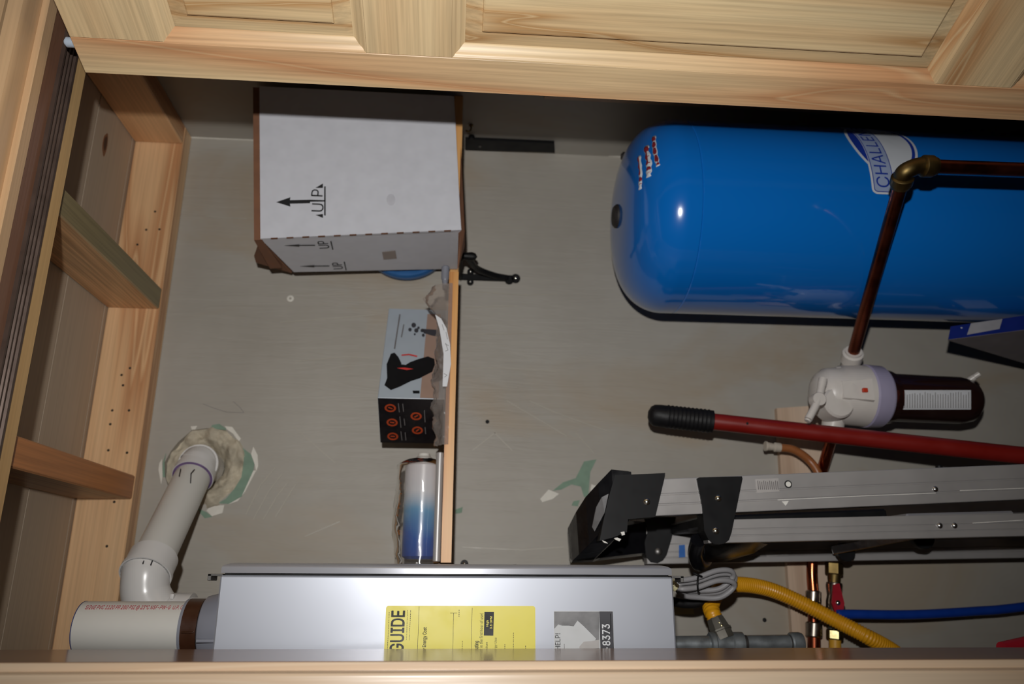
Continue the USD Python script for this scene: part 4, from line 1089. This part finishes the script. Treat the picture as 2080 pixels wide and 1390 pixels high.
part(wf_, 'collar', lathe(fa, fd, [(h2 - 0.001, 0.050), (h2 + 0.003, 0.0535), (h3 - 0.006, 0.0525), (h3, 0.048), (h3 + 0.0005, 0.03)], 48), 'filter_ring', smooth=40, label='lavender-grey screw ring')
b9 = along(1984)
part(wf_, 'bowl', [lathe(fa, fd, [(h3 - 0.001, 0.0465), (along(1802), 0.0455), (along(1812), 0.0408), (b9 - 0.034, 0.0400), (b9 - 0.014, 0.036), (b9 - 0.004, 0.026), (b9, 0.014)], 48)], 'sump_brown', smooth=40, label='dark brown clear bowl')
part(wf_, 'element', lathe(fa, fd, [(h3, 0.030), (b9 - 0.03, 0.030), (b9 - 0.028, 0.02)], 32), 'copper_dark' if 'copper_dark' in M else 'rubber_brown', smooth=40, label='filter element inside the bowl')
dq = at(1966, 775, Y=FC - 0.005)
part(wf_, 'drain_nipple', [lathe(dq, unit(at(1985, 762, Y=FC - 0.015) - dq), [(0, 0.0055), (0.012, 0.0055), (0.013, 0.0045), (0.022, 0.0045)], 16)], 'filter_white', label='white drain nipple')
# bowl label, wrapped on the bowl
lv = []
for y in np.linspace(793, 832, 7):
    row = [on_cyl((x, y), fa, fd, 0.0416) for x in np.linspace(1805, 1972, 10)]
    lv.append(row)
lv = np.array(lv)
V = lv.reshape(-1, 3)
V2 = V + np.array([unit((q - fa) - fd * ((q - fa) @ fd)) for q in V]) * 0.0004
F = []
for i in range(6):
    for j in range(9):
        p = i * 10 + j
        F += [[p, p + 10, p + 11], [p, p + 11, p + 1], [p + 70, p + 81, p + 80], [p + 70, p + 71, p + 81]]
fl_ = part(wf_, 'label', trimesh.Trimesh(np.vstack([V, V2]), F, process=False), 'white_paper', smooth=False, label='white instruction label on the bowl')
ln = []
for x in np.arange(1822, 1968, 5.2):
    y1 = 796 + 7 * rng.random()
    p3 = [on_cyl((x, y), fa, fd, 0.0423) for y in np.linspace(y1, 829, 5)]
    ln.append(tube(np.array(p3), 0.0006, 4))
part(fl_, 'fine_print', ln, 'sticker_text', smooth=False, kind='stuff', label='lines of fine print')
part(fl_, 'heading', tube(np.array([on_cyl((1811, y), fa, fd, 0.0422) for y in np.linspace(797, 815, 5)]), 0.0016, 6), 'ink', smooth=False)

bdm = thing('mounting_board', 'pale plywood strip screwed to the back wall behind the water filter and copper pipe', 'board', at(1640, 1100, Y=BACK))
MB = Plane((0, BACK - 0.0004, 0), (0, -1, 0))
part(bdm, 'plank', MB.decal([(1573, 832), (1660, 826), (1684, 1020), (1700, 1400), (1612, 1400), (1590, 1100)], 0, 0.011), 'ply', smooth=False)
P1, P2 = at(1688, 897, Y=1.266), at(1650, 1140, Y=1.335)
P3_, P4 = at(1652, 1200, Y=1.335), at(1655, 1400, Y=1.335)
c2 = thing('copper_pipe', 'copper pipe with soldered fittings running from the filter outlet behind the ladder towards the heater', 'pipe', P2)
d2 = unit(P2 - P1)
part(c2, 'pipe', tube(spl([P1 - d2 * 0.004, at(1676, 935, Y=1.305), at(1663, 990, Y=1.334), P2, P3_ + (P3_ - P2) * 0.15], 10), 0.0092, 20), 'copper', label='bright copper pipe')
d3 = unit(P4 - P3_)
part(c2, 'coupling', lathe(P3_, d3, [(0, 0.010), (0.002, 0.0128), (0.018, 0.0128), (0.020, 0.011), (0.030, 0.0105)], 24), 'solder_tin', label='tinned coupling')
part(c2, 'coupling', lathe(P3_ + d3 * 0.050, d3, [(0, 0.0105), (0.002, 0.0135), (0.022, 0.0135), (0.024, 0.0115)], 24), 'solder_tin')
part(c2, 'pipe', cyl(P3_ + d3 * 0.02, P3_ + d3 * 0.062, 0.0095), 'copper_aged')
part(c2, 'pipe', cyl(P3_ + d3 * 0.072, P4, 0.0105), 'copper_aged', label='aged copper pipe below the coupling')
bh = thing('brown_hose', 'short bent brown hose with clear ferrule sticking out beside the filter outlet', 'hose', at(1640, 940, Y=1.27))
hs = spl([at(1578, 909, Y=1.31), at(1612, 914, Y=1.31), at(1642, 934, Y=1.312), at(1662, 962, Y=1.308), at(1672, 1000, Y=1.312)], 8)
part(bh, 'hose', tube(hs, 0.0070, 16), 'brown_hose')
q = hs[0]
hd = unit(hs[0] - hs[2])
part(bh, 'ferrule', [lathe(q - hd * 0.006, hd, [(0, 0.0078), (0.010, 0.0082), (0.012, 0.006), (0.022, 0.0072), (0.024, 0.0085), (0.027, 0.0085)], 18)], 'clear_dull', label='dull clear end fitting')

# ---------------------------------------------------------------- valve, blue line
VYv = 1.325
va, vb = at(1694, 1130, Y=VYv), at(1697, 1400, Y=VYv)
vd = unit(vb - va)
vt = lambda y: (at(1694, y, Y=VYv) - va) @ vd
bv = thing('ball_valve', 'brass ball valve with red lever beside the copper pipe', 'valve', va)
hexp = lambda t0, t1, r: lathe(va + vd * t0, vd, [(0, r * 0.9), (0.002, r), (t1 - t0 - 0.002, r), (t1 - t0, r * 0.9)], 6)
part(bv, 'pipe', cyl(va - vd * 0.03, va + vd * vt(1150), 0.0068), 'copper')
part(bv, 'nut', [hexp(vt(1143), vt(1168), 0.0145), lathe(va + vd * vt(1168), vd, [(0, 0.011), (vt(1185) - vt(1168), 0.010)], 20)], 'brass', smooth=25, label='brass compression nut')
part(bv, 'body', [lathe(va + vd * vt(1184), vd, [(0, 0.0125), (0.004, 0.0135), (0.02, 0.0115), (0.03, 0.0135), (0.045, 0.0135), (0.05, 0.011)], 24), cyl(va + vd * vt(1235) - Y3 * 0.002, va + vd * vt(1235) - Y3 * 0.02, 0.009)], 'solder_tin', smooth=40)
q = va + vd * vt(1226)
LVp = Plane(q - Y3 * 0.022, (0, -1, 0))
part(bv, 'lever', LVp.decal(LVp.poly([(1693, 1189), (1703, 1187), (1709, 1210), (1713, 1226), (1710, 1244), (1696, 1243), (1690, 1226)]).buffer(0.001), -0.001, 0.003), 'red_lever', smooth=False, label='red lever')
part(bv, 'screw', bolt(LVp.P(1701, 1225) - Y3 * 0.002, -Y3, 0.0042, 0.003), 'rivet_steel', label='bright lever screw')
part(bv, 'tail_piece', [cyl(va + vd * vt(1246), va + vd * vt(1292), 0.0105), hexp(vt(1262), vt(1274), 0.0125)], 'union_grey', smooth=30)
part(bv, 'end_nut', hexp(vt(1279), vt(1300), 0.0135), 'brass_bright', smooth=20, label='bright brass nut')
part(bv, 'tail_piece', cyl(va + vd * vt(1298), vb, 0.0095), 'yellow_tape', label='yellow tape-wrapped end')
pb_ = thing('blue_water_line', 'blue plastic water line running down from the valve along the back wall', 'water line', at(1900, 1243, Y=1.30))
part(pb_, 'tube', tube(spl([at(1700, 1249, Y=1.30), at(1720, 1248, Y=1.30), at(1850, 1249, Y=1.305), at(1980, 1242, Y=1.31), at(2080, 1233, Y=1.31), at(2400, 1190, Y=1.32), at(3300, 1100, Y=1.33)], 8), 0.0074, 16), 'pex_blue')

# ---------------------------------------------------------------- gas line
GY = 1.195
ga, gb = at(1366, 1309, Y=GY), at(1632, 1306, Y=GY)
gd = unit(gb - ga)
gt = lambda x: (at(x, 1308, Y=GY) - ga) @ gd
gp_ = thing('gas_pipe', 'galvanised gas pipe with tee and capped drip leg under the water heater', 'pipe', ga)
part(gp_, 'pipe', cyl(ga - gd * 0.02, ga + gd * gt(1450), 0.0113), 'pipe_galvanised', label='upper nipple')
part(gp_, 'tee', [lathe(ga + gd * gt(1440), gd, [(0, 0.0135), (0.002, 0.0160), (0.008, 0.0160), (0.010, 0.0140), (gt(1498) - gt(1440) - 0.010, 0.0140), (gt(1498) - gt(1440) - 0.008, 0.0160), (gt(1508) - gt(1440), 0.0160), (gt(1509) - gt(1440), 0.0130)], 28)], 'pipe_galvanised', smooth=40)
part(gp_, 'thread', [cyl(ga + gd * gt(1430), ga + gd * gt(1441), 0.0112), cyl(ga + gd * gt(1508), ga + gd * gt(1517), 0.0115), cyl(ga + gd * gt(1599), ga + gd * gt(1608), 0.0112)], 'pipe_dope', kind='stuff', label='dark doped threads')
part(gp_, 'pipe', cyl(ga + gd * gt(1512), ga + gd * gt(1604), 0.0113), 'pipe_galvanised', label='drip leg')
part(gp_, 'cap', lathe(ga + gd * gt(1605), gd, [(0, 0.0135), (0.002, 0.0150), (0.014, 0.0150), (0.018, 0.0135), (0.019, 0.006)], 28), 'pipe_galvanised')
ts, te = at(1472, 1300, Y=GY), at(1452, 1256, Y=GY + 0.01)
td = unit(te - ts)
TL = np.linalg.norm(te - ts)
part(gp_, 'union', lathe(ts, td, [(0, 0.0165), (TL * 0.35, 0.0165), (TL * 0.37, 0.0178), (TL * 0.45, 0.0178), (TL * 0.47, 0.0160), (TL * 0.9, 0.0135), (TL, 0.0125)], 8), 'union_grey', smooth=30, label='dull flare union')
part(gp_, 'spot', bolt(ts + td * TL * 0.6 - Y3 * 0.0145 + X3 * 0.002, -Y3, 0.0022), 'brass_bright', label='bright worn spot')
part(gp_, 'spot', bolt(ts + td * TL * 0.8 - Y3 * 0.0135, -Y3, 0.0022), 'brass_bright')
gh = thing('gas_hose', 'yellow corrugated gas connector arching beneath the water heater', 'hose', te)
hp2 = spl([te + td * 0.0005, te + td * 0.008, at(1444, 1232, Y=1.22), at(1455, 1207, Y=1.24), at(1480, 1190, Y=1.27), at(1520, 1189, Y=1.29), at(1570, 1200, Y=1.30), at(1630, 1226, Y=1.298), at(1700, 1262, Y=1.285), at(1760, 1293, Y=1.26), at(1830, 1335, Y=1.27), at(1920, 1420, Y=1.25)], 60)
seg = np.r_[0, np.cumsum(np.linalg.norm(np.diff(hp2, axis=0), axis=1))]
nk = int(seg[-1] / 0.0011)
uu = np.linspace(0, seg[-1], nk)
hpr = np.c_[[np.interp(uu, seg, hp2[:, k]) for k in range(3)]].T
part(gh, 'hose', tube(hpr, 0.0116 + 0.0008 * np.sin(uu / 0.0044 * 2 * np.pi), 18), 'yellow_hose', smooth=True)

# ---------------------------------------------------------------- power cord coil
pc_ = thing('power_cord', 'coiled grey power cord tied in a bundle below the water heater', 'cord', at(1430, 1195, Y=1.18))
cpts = []
for k, (dx, dy) in enumerate(((0, 0), (3, 7), (-4, 13), (2, 20), (-2, 3))):
    Y_ = 1.16 + 0.011 * (k % 3)
    cpts += [at(1378 + dx, 1180 + dy * 0.9, Y=Y_), at(1415, 1174 + dy, Y=Y_), at(1455 + dx, 1160 + dy, Y=Y_), at(1484 + dx, 1160 + dy * 1.1, Y=Y_ + 0.004), at(1488 + dx, 1174 + dy, Y=Y_ + 0.012), at(1462, 1196 + dy * 0.9, Y=Y_ + 0.016), at(1420, 1200 + dy * 0.7, Y=Y_ + 0.02), at(1384, 1196 + dy * 0.6, Y=Y_ + 0.014)]
part(pc_, 'cord', tube(spl(cpts, 8), 0.0039, 10), 'cord_grey', smooth=True)
tie = [at(1420 + 3 * math.sin(a), 1186 + 19 * math.cos(a), Y=1.172 + 0.022 * math.sin(a)) for a in np.linspace(0, 2 * np.pi, 24)]
part(pc_, 'twist_tie', [tube(np.array(tie), 0.0014, 8), tube(spl([at(1408, 1164, Y=1.155), at(1416, 1168, Y=1.152), at(1426, 1172, Y=1.155)], 5), 0.0016, 8)], 'black_rubber', smooth=True, label='dark wire tie')
bc = thing('black_cable', 'black cable curving under the grey cord coil below the heater', 'cable', at(1400, 1215, Y=1.22))
part(bc, 'cable', tube(spl([at(1360, 1220, Y=1.22), at(1385, 1226, Y=1.22), at(1415, 1226, Y=1.22), at(1440, 1214, Y=1.22), at(1462, 1203, Y=1.23)], 8), 0.0066, 12), 'black_rubber', smooth=True)
wc = thing('cable_gland', 'small cream plastic connector at the bottom edge of the water heater', 'connector', at(1371, 1195, Y=1.05))
part(wc, 'plug', [cyl(at(1366, 1188, Y=1.05), at(1375, 1196, Y=1.05), 0.0055), cyl(at(1362, 1184, Y=1.05), at(1368, 1190, Y=1.05), 0.0072)], 'plate_cream')
pl_ = thing('wall_plate', 'small cream plate on the back wall below the water heater', 'plate', at(1390, 1241, Y=BACK))
part(pl_, 'plate', MB.decal(MB.poly([(1366, 1233), (1406, 1234), (1409, 1248), (1366, 1249)]), 0, 0.004), 'plate_cream', smooth=False)


# ================================================================ folding step ladder
LY, FY, RTK = 1.11, 1.30, 0.011
ld = thing('step_ladder', 'folded aluminium step ladder with black plastic hinges and handle, standing before the back wall', 'ladder', at(2080, 1040, Y=1.192))
n1a, n1b = at(1290, 1014, Y=LY), at(2080, 980, Y=LY)
n2a, n2b = at(1432, 1081, Y=LY), at(2080, 1067, Y=LY)
f2a, f2b = at(1310, 1126, Y=FY), at(2080, 1114, Y=FY)
off = f2b - n2b
f1a, f1b = at(1290, 1078, Y=FY), at(2080, 1046, Y=FY)


def rail_mesh(a, b, w, yc):
    """A ribbed rail from a down along a-b to the floor, in the plane y = yc."""
    d = unit(b - a)
    d[1] = 0
    d = unit(d)
    L = (a[2] - 0.012) / -d[2]
    e = np.cross(d, Y3)
    m = a + d * L / 2
    m[1] = yc
    out = [obox(m, (d, e, Y3), (L / 2, w / 2, RTK - 0.0012), 0.001)]
    for lo, hi in ((-0.5, -0.215), (-0.185, 0.06), (0.09, 0.5)):
        out.append(obox(m + e * w * (lo + hi) / 2, (d, e, Y3), (L / 2, w * (hi - lo) / 2, RTK), 0.0008))
    return out, d, e


W1, W2 = 0.0508, 0.0318
m1, ld_d, ld_e = rail_mesh(n1a, n1b, W1, LY)
part(ld, 'rail', m1, 'aluminium', smooth=False, label='front rail of the near side')
m2, d2_, e2_ = rail_mesh(n2a, n2b, W2, LY)
part(ld, 'rail', m2, 'aluminium', smooth=False, label='rear rail of the near side')
m3, _, _ = rail_mesh(f1a, f1b, W1, FY)
part(ld, 'rail', m3, 'aluminium', smooth=False, label='front rail of the far side')
m4, _, _ = rail_mesh(f2a, f2b, W2, FY)
part(ld, 'rail', m4, 'aluminium', smooth=False, label='rear rail of the far side')
for a, b in ((n1a, n1b), (n2a, n2b), (f1a, f1b), (f2a, f2b)):
    d = unit(b - a)
    q = a + d * ((a[2] - 0.012) / -d[2])
    part(ld, 'foot', box(q - np.array([0.026, 0.015, 0.0115]), q + np.array([0.026, 0.015, 0.03]), 0.004), 'black_rubber', smooth=False)
cp_ = lambda cx, cy: (1140 + cx / 4.522, 940 + cy / 4.522)
NP = Plane((0, LY - RTK - 0.0005, 0), (0, -1, 0))
FPl = Plane((0, FY - RTK - 0.0005, 0), (0, -1, 0))


def shell_plate(pl, pts, depth, ins=0.0):
    return prism(pl.poly(pts), pl.p - pl.n * depth, pl.e1, pl.e2, depth + 0.0025)


part(ld, 'hinge', shell_plate(NP, [cp_(*q) for q in [(1240, 150), (1262, 138), (1655, 128), (1660, 150), (1560, 640), (1535, 712), (1490, 745), (1440, 755), (1390, 745), (1345, 705), (1310, 630), (1290, 400)]], 0.026), 'black_plastic', smooth=False, label='black hinge plate of the near side')
part(ld, 'hinge', shell_plate(FPl, [cp_(*q) for q in [(760, 500), (1050, 500), (1010, 700), (965, 850), (930, 900), (880, 925), (820, 915), (780, 870), (755, 760), (790, 640)]], 0.026), 'black_plastic', smooth=False, label='black hinge plate of the far side')
part(ld, 'handle_socket', shell_plate(NP, [cp_(*q) for q in [(490, 118), (950, 98), (948, 130), (860, 500), (610, 522), (600, 640), (470, 690), (350, 720), (380, 560), (430, 330)]], 0.026), 'black_plastic', smooth=False, label='black end block of the handle')
# the carrying handle: a bowed band from the near end block to the far rail
sec = [(at(1262, 1000, Y=1.110), 0.031, 0.014), (at(1240, 1030, Y=1.121), 0.033, 0.017), (at(1215, 1058, Y=1.142), 0.033, 0.018), (at(1195, 1083, Y=1.171), 0.030, 0.018), (at(1182, 1102, Y=1.200), 0.026, 0.018), (at(1180, 1110, Y=1.228), 0.024, 0.018), (at(1192, 1108, Y=1.264), 0.024, 0.017), (f1a + Z3 * 0.0 + X3 * -0.012, 0.028, 0.016)]
hs_ = []
for (c0, hx0, hz_0), (c1, hx1, hz_1) in zip(sec, sec[1:]):
    pts = []
    for c, hx_, hz_ in ((c0, hx0, hz_0), (c1, hx1, hz_1)):
        for sx_ in (-1, 1):
            for sy_ in (-1, 1):
                for sz_ in (-1, 1):
                    pts.append(c + ld_e * hx_ * sx_ * (0.86 if sz_ * sy_ > 0 else 1.0) + Y3 * 0.012 * sy_ - ld_d * hz_ * sz_)
    hs_.append(hull(pts))
part(ld, 'handle', hs_, 'black_gloss', smooth=False, label='bowed black carrying handle')
gpn = [at(*cp_(*q), Y=y) - Y3 * 0.016 for q, y in (((410, 300), 1.113), ((375, 470), 1.116), ((285, 640), 1.138), ((262, 600), 1.142), ((300, 420), 1.130), ((350, 330), 1.118))]
part(ld, 'grip_recess', hull(gpn + [p - Y3 * 0.003 for p in gpn]), 'photo_grey', smooth=False, label='shiny grey recess in the handle')
sp = []
for pts in ([(540, 640), (575, 635), (580, 665), (555, 672)], [(480, 695), (510, 690), (545, 705), (530, 725), (495, 710)], [(370, 715), (405, 728), (425, 745), (390, 738)]):
    sp.append(NP.decal([cp_(*q) for q in pts], -0.0, 0.0036))
part(ld, 'paint_spot', sp, 'paint_splash', smooth=False, kind='stuff', label='white paint scuffs on the handle')
for q, r in (((1313, 1020), 0.0048), ((1458, 1013), 0.0048), ((1453, 1079), 0.0048)):
    part(ld, 'rivet', bolt(NP.P(*q) - Y3 * 0.0022, -Y3, r, 0.0032), 'rivet_steel', label='bright rivet')
part(ld, 'rivet', bolt(FPl.P(1337, 1121) - Y3 * 0.0022, -Y3, 0.0062, 0.003), 'zinc')
for q in ((1900, 994), (1909, 1068), (1939, 1068)):
    part(ld, 'rivet', bolt(NP.P(*q), -Y3, 0.0042, 0.003), 'steel')
part(ld, 'rivet', cyl(at(1908, 953, Y=1.121), at(1908, 953, Y=1.121) + X3 * 0.005, 0.005), 'black_plastic')
ls = part(ld, 'sticker', NP.decal([(1534, 974), (1581, 972), (1583, 999), (1537, 1002)], -0.0003, 0.0006), 'sticker_grey', smooth=False, label='grey warning sticker with lines of print')
part(ls, 'fine_print', [NP.strip((x, 977 + (x % 3)), (x + 1.5, 998 - (x % 4)), 0.0011, 0.0003, 0.0002) for x in range(1539, 1580, 4)], 'sticker_text', smooth=False, kind='stuff')
cc = NP.uv(1601, 984)
bdg = part(ld, 'badge', NP.decal(Point(cc).buffer(0.0055), -0.0003, 0.0008), 'ink', smooth=False, label='round black and white badge')
part(bdg, 'face', NP.decal(Point(cc).buffer(0.0038), 0.0005, 0.0003), 'paint_splash', smooth=False)
part(ld, 'sticker', FPl.decal([(1379, 1108), (1391, 1107), (1392, 1132), (1379, 1133)], -0.0003, 0.0008), 'sticker_blue', smooth=False, label='blue end of a sticker')
part(ld, 'sticker', FPl.decal([(1391, 1107), (1414, 1106), (1415, 1131), (1392, 1132)], -0.0003, 0.0008), 'sticker_grey', smooth=False, label='white part of the sticker with print')
part(ld, 'sticker', FPl.decal([(1556, 1121), (1599, 1119), (1600, 1129), (1557, 1131)], -0.0003, 0.0008), 'sticker_grey', smooth=False, label='pale narrow sticker')
part(ld, 'scuff', [NP.decal([(1588, 1019), (1602, 1018), (1596, 1028)], -0.0003, 0.0006), NP.line([(1580, 1016), (1750, 1008), (1900, 1002)], 0.0009, -0.0003, 0.0005), NP.line([(1950, 997), (2080, 992)], 0.0009, -0.0003, 0.0005), NP.line([(1976, 1063), (2078, 1057)], 0.0009, -0.0003, 0.0005)], 'paint_splash', smooth=False, kind='stuff', label='white scuffs along the rails')
# folded black platform and steps between the two sides
def slab(a, b, t, mat, nm, lab=None, y0=LY + 0.016, y1=FY - 0.016):
    d = unit(b - a)
    d[1] = 0
    d = unit(d)
    e = np.cross(d, Y3)
    c = (a + b) / 2
    c[1] = (y0 + y1) / 2
    return part(ld, nm, obox(c, (d, e, Y3), (np.linalg.norm((b - a)[[0, 2]]) / 2, t / 2, (y1 - y0) / 2), 0.003), mat, smooth=False, label=lab)


slab(at(1420, 1062, Y=LY + 0.02), at(1800, 1046, Y=LY + 0.02), 0.017, 'black_plastic', 'platform', 'folded black top platform')
slab(at(1840, 1058, Y=LY + 0.02), at(2060, 1052, Y=LY + 0.02), 0.02, 'aluminium', 'step', 'folded step')
slab(at(2150, 1050, Y=LY + 0.02), at(2330, 1046, Y=LY + 0.02), 0.02, 'aluminium', 'step')
kn = [at(1418, 1098, Y=1.135), at(1412, 1125, Y=1.164), at(1420, 1146, Y=1.185), at(1432, 1138, Y=1.207)]
part(ld, 'latch', [tube(spl(kn, 6), 0.011, 12), hull([at(1430, 1098, Y=1.135), at(1520, 1098, Y=1.135), at(1560, 1106, Y=1.178), at(1530, 1125, Y=1.192), at(1470, 1142, Y=1.207), at(1432, 1142, Y=1.178), at(1430, 1110, Y=1.264), at(1540, 1100, Y=1.264)])], 'black_gloss', smooth=30, label='black plastic latch under the platform')
sa, sb2 = at(1690, 1118, Y=1.264), at(1880, 1082, Y=1.164)
part(ld, 'strut', obox((sa + sb2) / 2, (unit(sb2 - sa), unit(np.cross(unit(sb2 - sa), Y3)), unit(np.cross(unit(sb2 - sa), np.cross(unit(sb2 - sa), Y3)))), (np.linalg.norm(sb2 - sa) / 2, 0.007, 0.002), 0.001), 'steel', smooth=False, label='bright diagonal strut')
q = at(1872, 1092, Y=1.207)
part(ld, 'pivot', cyl(q - Y3 * 0.006, q + Y3 * 0.006, 0.018), 'black_plastic', label='black pivot disc')
q = at(1716, 1122, Y=1.264)
part(ld, 'pivot', cyl(q - Y3 * 0.006, q + Y3 * 0.006, 0.015), 'black_plastic')

# ---------------------------------------------------------------- red bar, blue box, red end
ra, rb, rh = at(1316, 846, Y=1.262), at(1449, 857, Y=1.246), at(2080, 926, Y=1.170)
rd = unit(rh - rb)
rd2 = rd
Lr = (rb[2] - 0.56) / -rd[2]
rt_ = thing('red_bar', 'long red steel bar with ribbed black grip leaning in front of the water filter', 'bar', rb + rd * Lr)
re0 = rb + rd * Lr
part(rt_, 'bar', tube(np.vstack([[rb - rd * 0.01, rb + rd * Lr * 0.5], spl([re0 - rd * 0.03, re0, re0 + rd * 0.02 - Z3 * 0.02 + X3 * 0.006, re0 - Z3 * 0.10 + X3 * 0.012], 6), [[re0[0] + 0.014, re0[1] - 0.002, 0.003]]]), 0.0140, 24), 'red_paint', smooth=50)
Lg = np.linalg.norm(rb - ra)
gp2 = [(0, 0.006), (0.004, 0.014), (0.010, 0.0178), (0.02, 0.0186)]
t = 0.03
while t < Lg - 0.006:
    gp2 += [(t, 0.0186), (t + 0.0015, 0.0196), (t + 0.0035, 0.0196), (t + 0.005, 0.0186)]
    t += 0.0066
gp2 += [(Lg - 0.001, 0.0186), (Lg, 0.016)]
gs_ = rb - rd * Lg
part(rt_, 'grip', lathe(gs_, rd, gp2, 28), 'black_rubber', smooth=35, label='ribbed black rubber grip')
part(rt_, 'hole', lathe(rb + rd * 0.05 - Y3 * 0.0135, -Y3, [(0, 0.0022), (0.0008, 0.0022), (0.001, 0.001)], 12), 'gap_black', label='small dark hole')

bb = thing('blue_box', 'dark blue and grey carton leaning between the tank and the back wall', 'box', at(2400, 700, Y=1.25))
e_top, e_side = at(1925, 691, Y=1.18), at(2105, 668, Y=1.15)
e_far = at(1931, 664, Y=1.195)
nB = np.cross(e_side - e_top, e_far - e_top)
BPl = Plane(e_top, nB if nB[1] < 0 else -nB)
fB = [e_top, e_side, BPl.P(2105, 638), e_far]
sB = at(2080, 738, Y=1.27) + (at(2080, 738, Y=1.27) - e_top) * 0.16
back = [fB[2] + Y3 * 0.006, at(1928, 693, Y=1.215)]
low = [fB[1], fB[2], sB, back[0]]
body = cat_(hull(fB + [sB] + back), hull(low + [np.array([p[0] - 0.07, p[1], 0.002]) for p in low]))
part(bb, 'carton', body, 'box_side', smooth=False)
part(bb, 'face', BPl.decal([(1926, 690), (2104, 667), (2104, 638), (1931, 664)], 0.0, 0.0006), 'box_blue', smooth=False, label='dark blue printed face')
part(bb, 'panel', BPl.decal([(1964, 681), (2030, 669), (2036, 649), (1972, 658)], 0.0006, 0.0004), 'sticker_grey', smooth=False, label='white panel on the blue face')
part(bb, 'spot', BPl.decal(Point(BPl.uv(1953, 667)).buffer(0.0015), 0.0006, 0.0004), 'white_paper', smooth=False)
part(bb, 'corner', hull([at(2046, 640, Y=1.20), at(2062, 630, Y=1.21), at(2090, 632, Y=1.21), at(2090, 640, Y=1.20), at(2062, 630, Y=1.23), at(2090, 632, Y=1.23)]), 'white_paper', smooth=False, label='pale corner flap')

re_ = thing('red_tool_handle', 'end of a red handle low down beside the left door jamb', 'handle', at(2200, 1320, Y=1.0))
rp0, rp1 = at(2035, 1318, Y=1.0), at(2300, 1278, Y=1.06)
part(re_, 'handle', tube(np.array([rp0, rp0 * 0.7 + rp1 * 0.3, rp1]), [0.008, 0.0115, 0.0115], 20), 'red_lever')
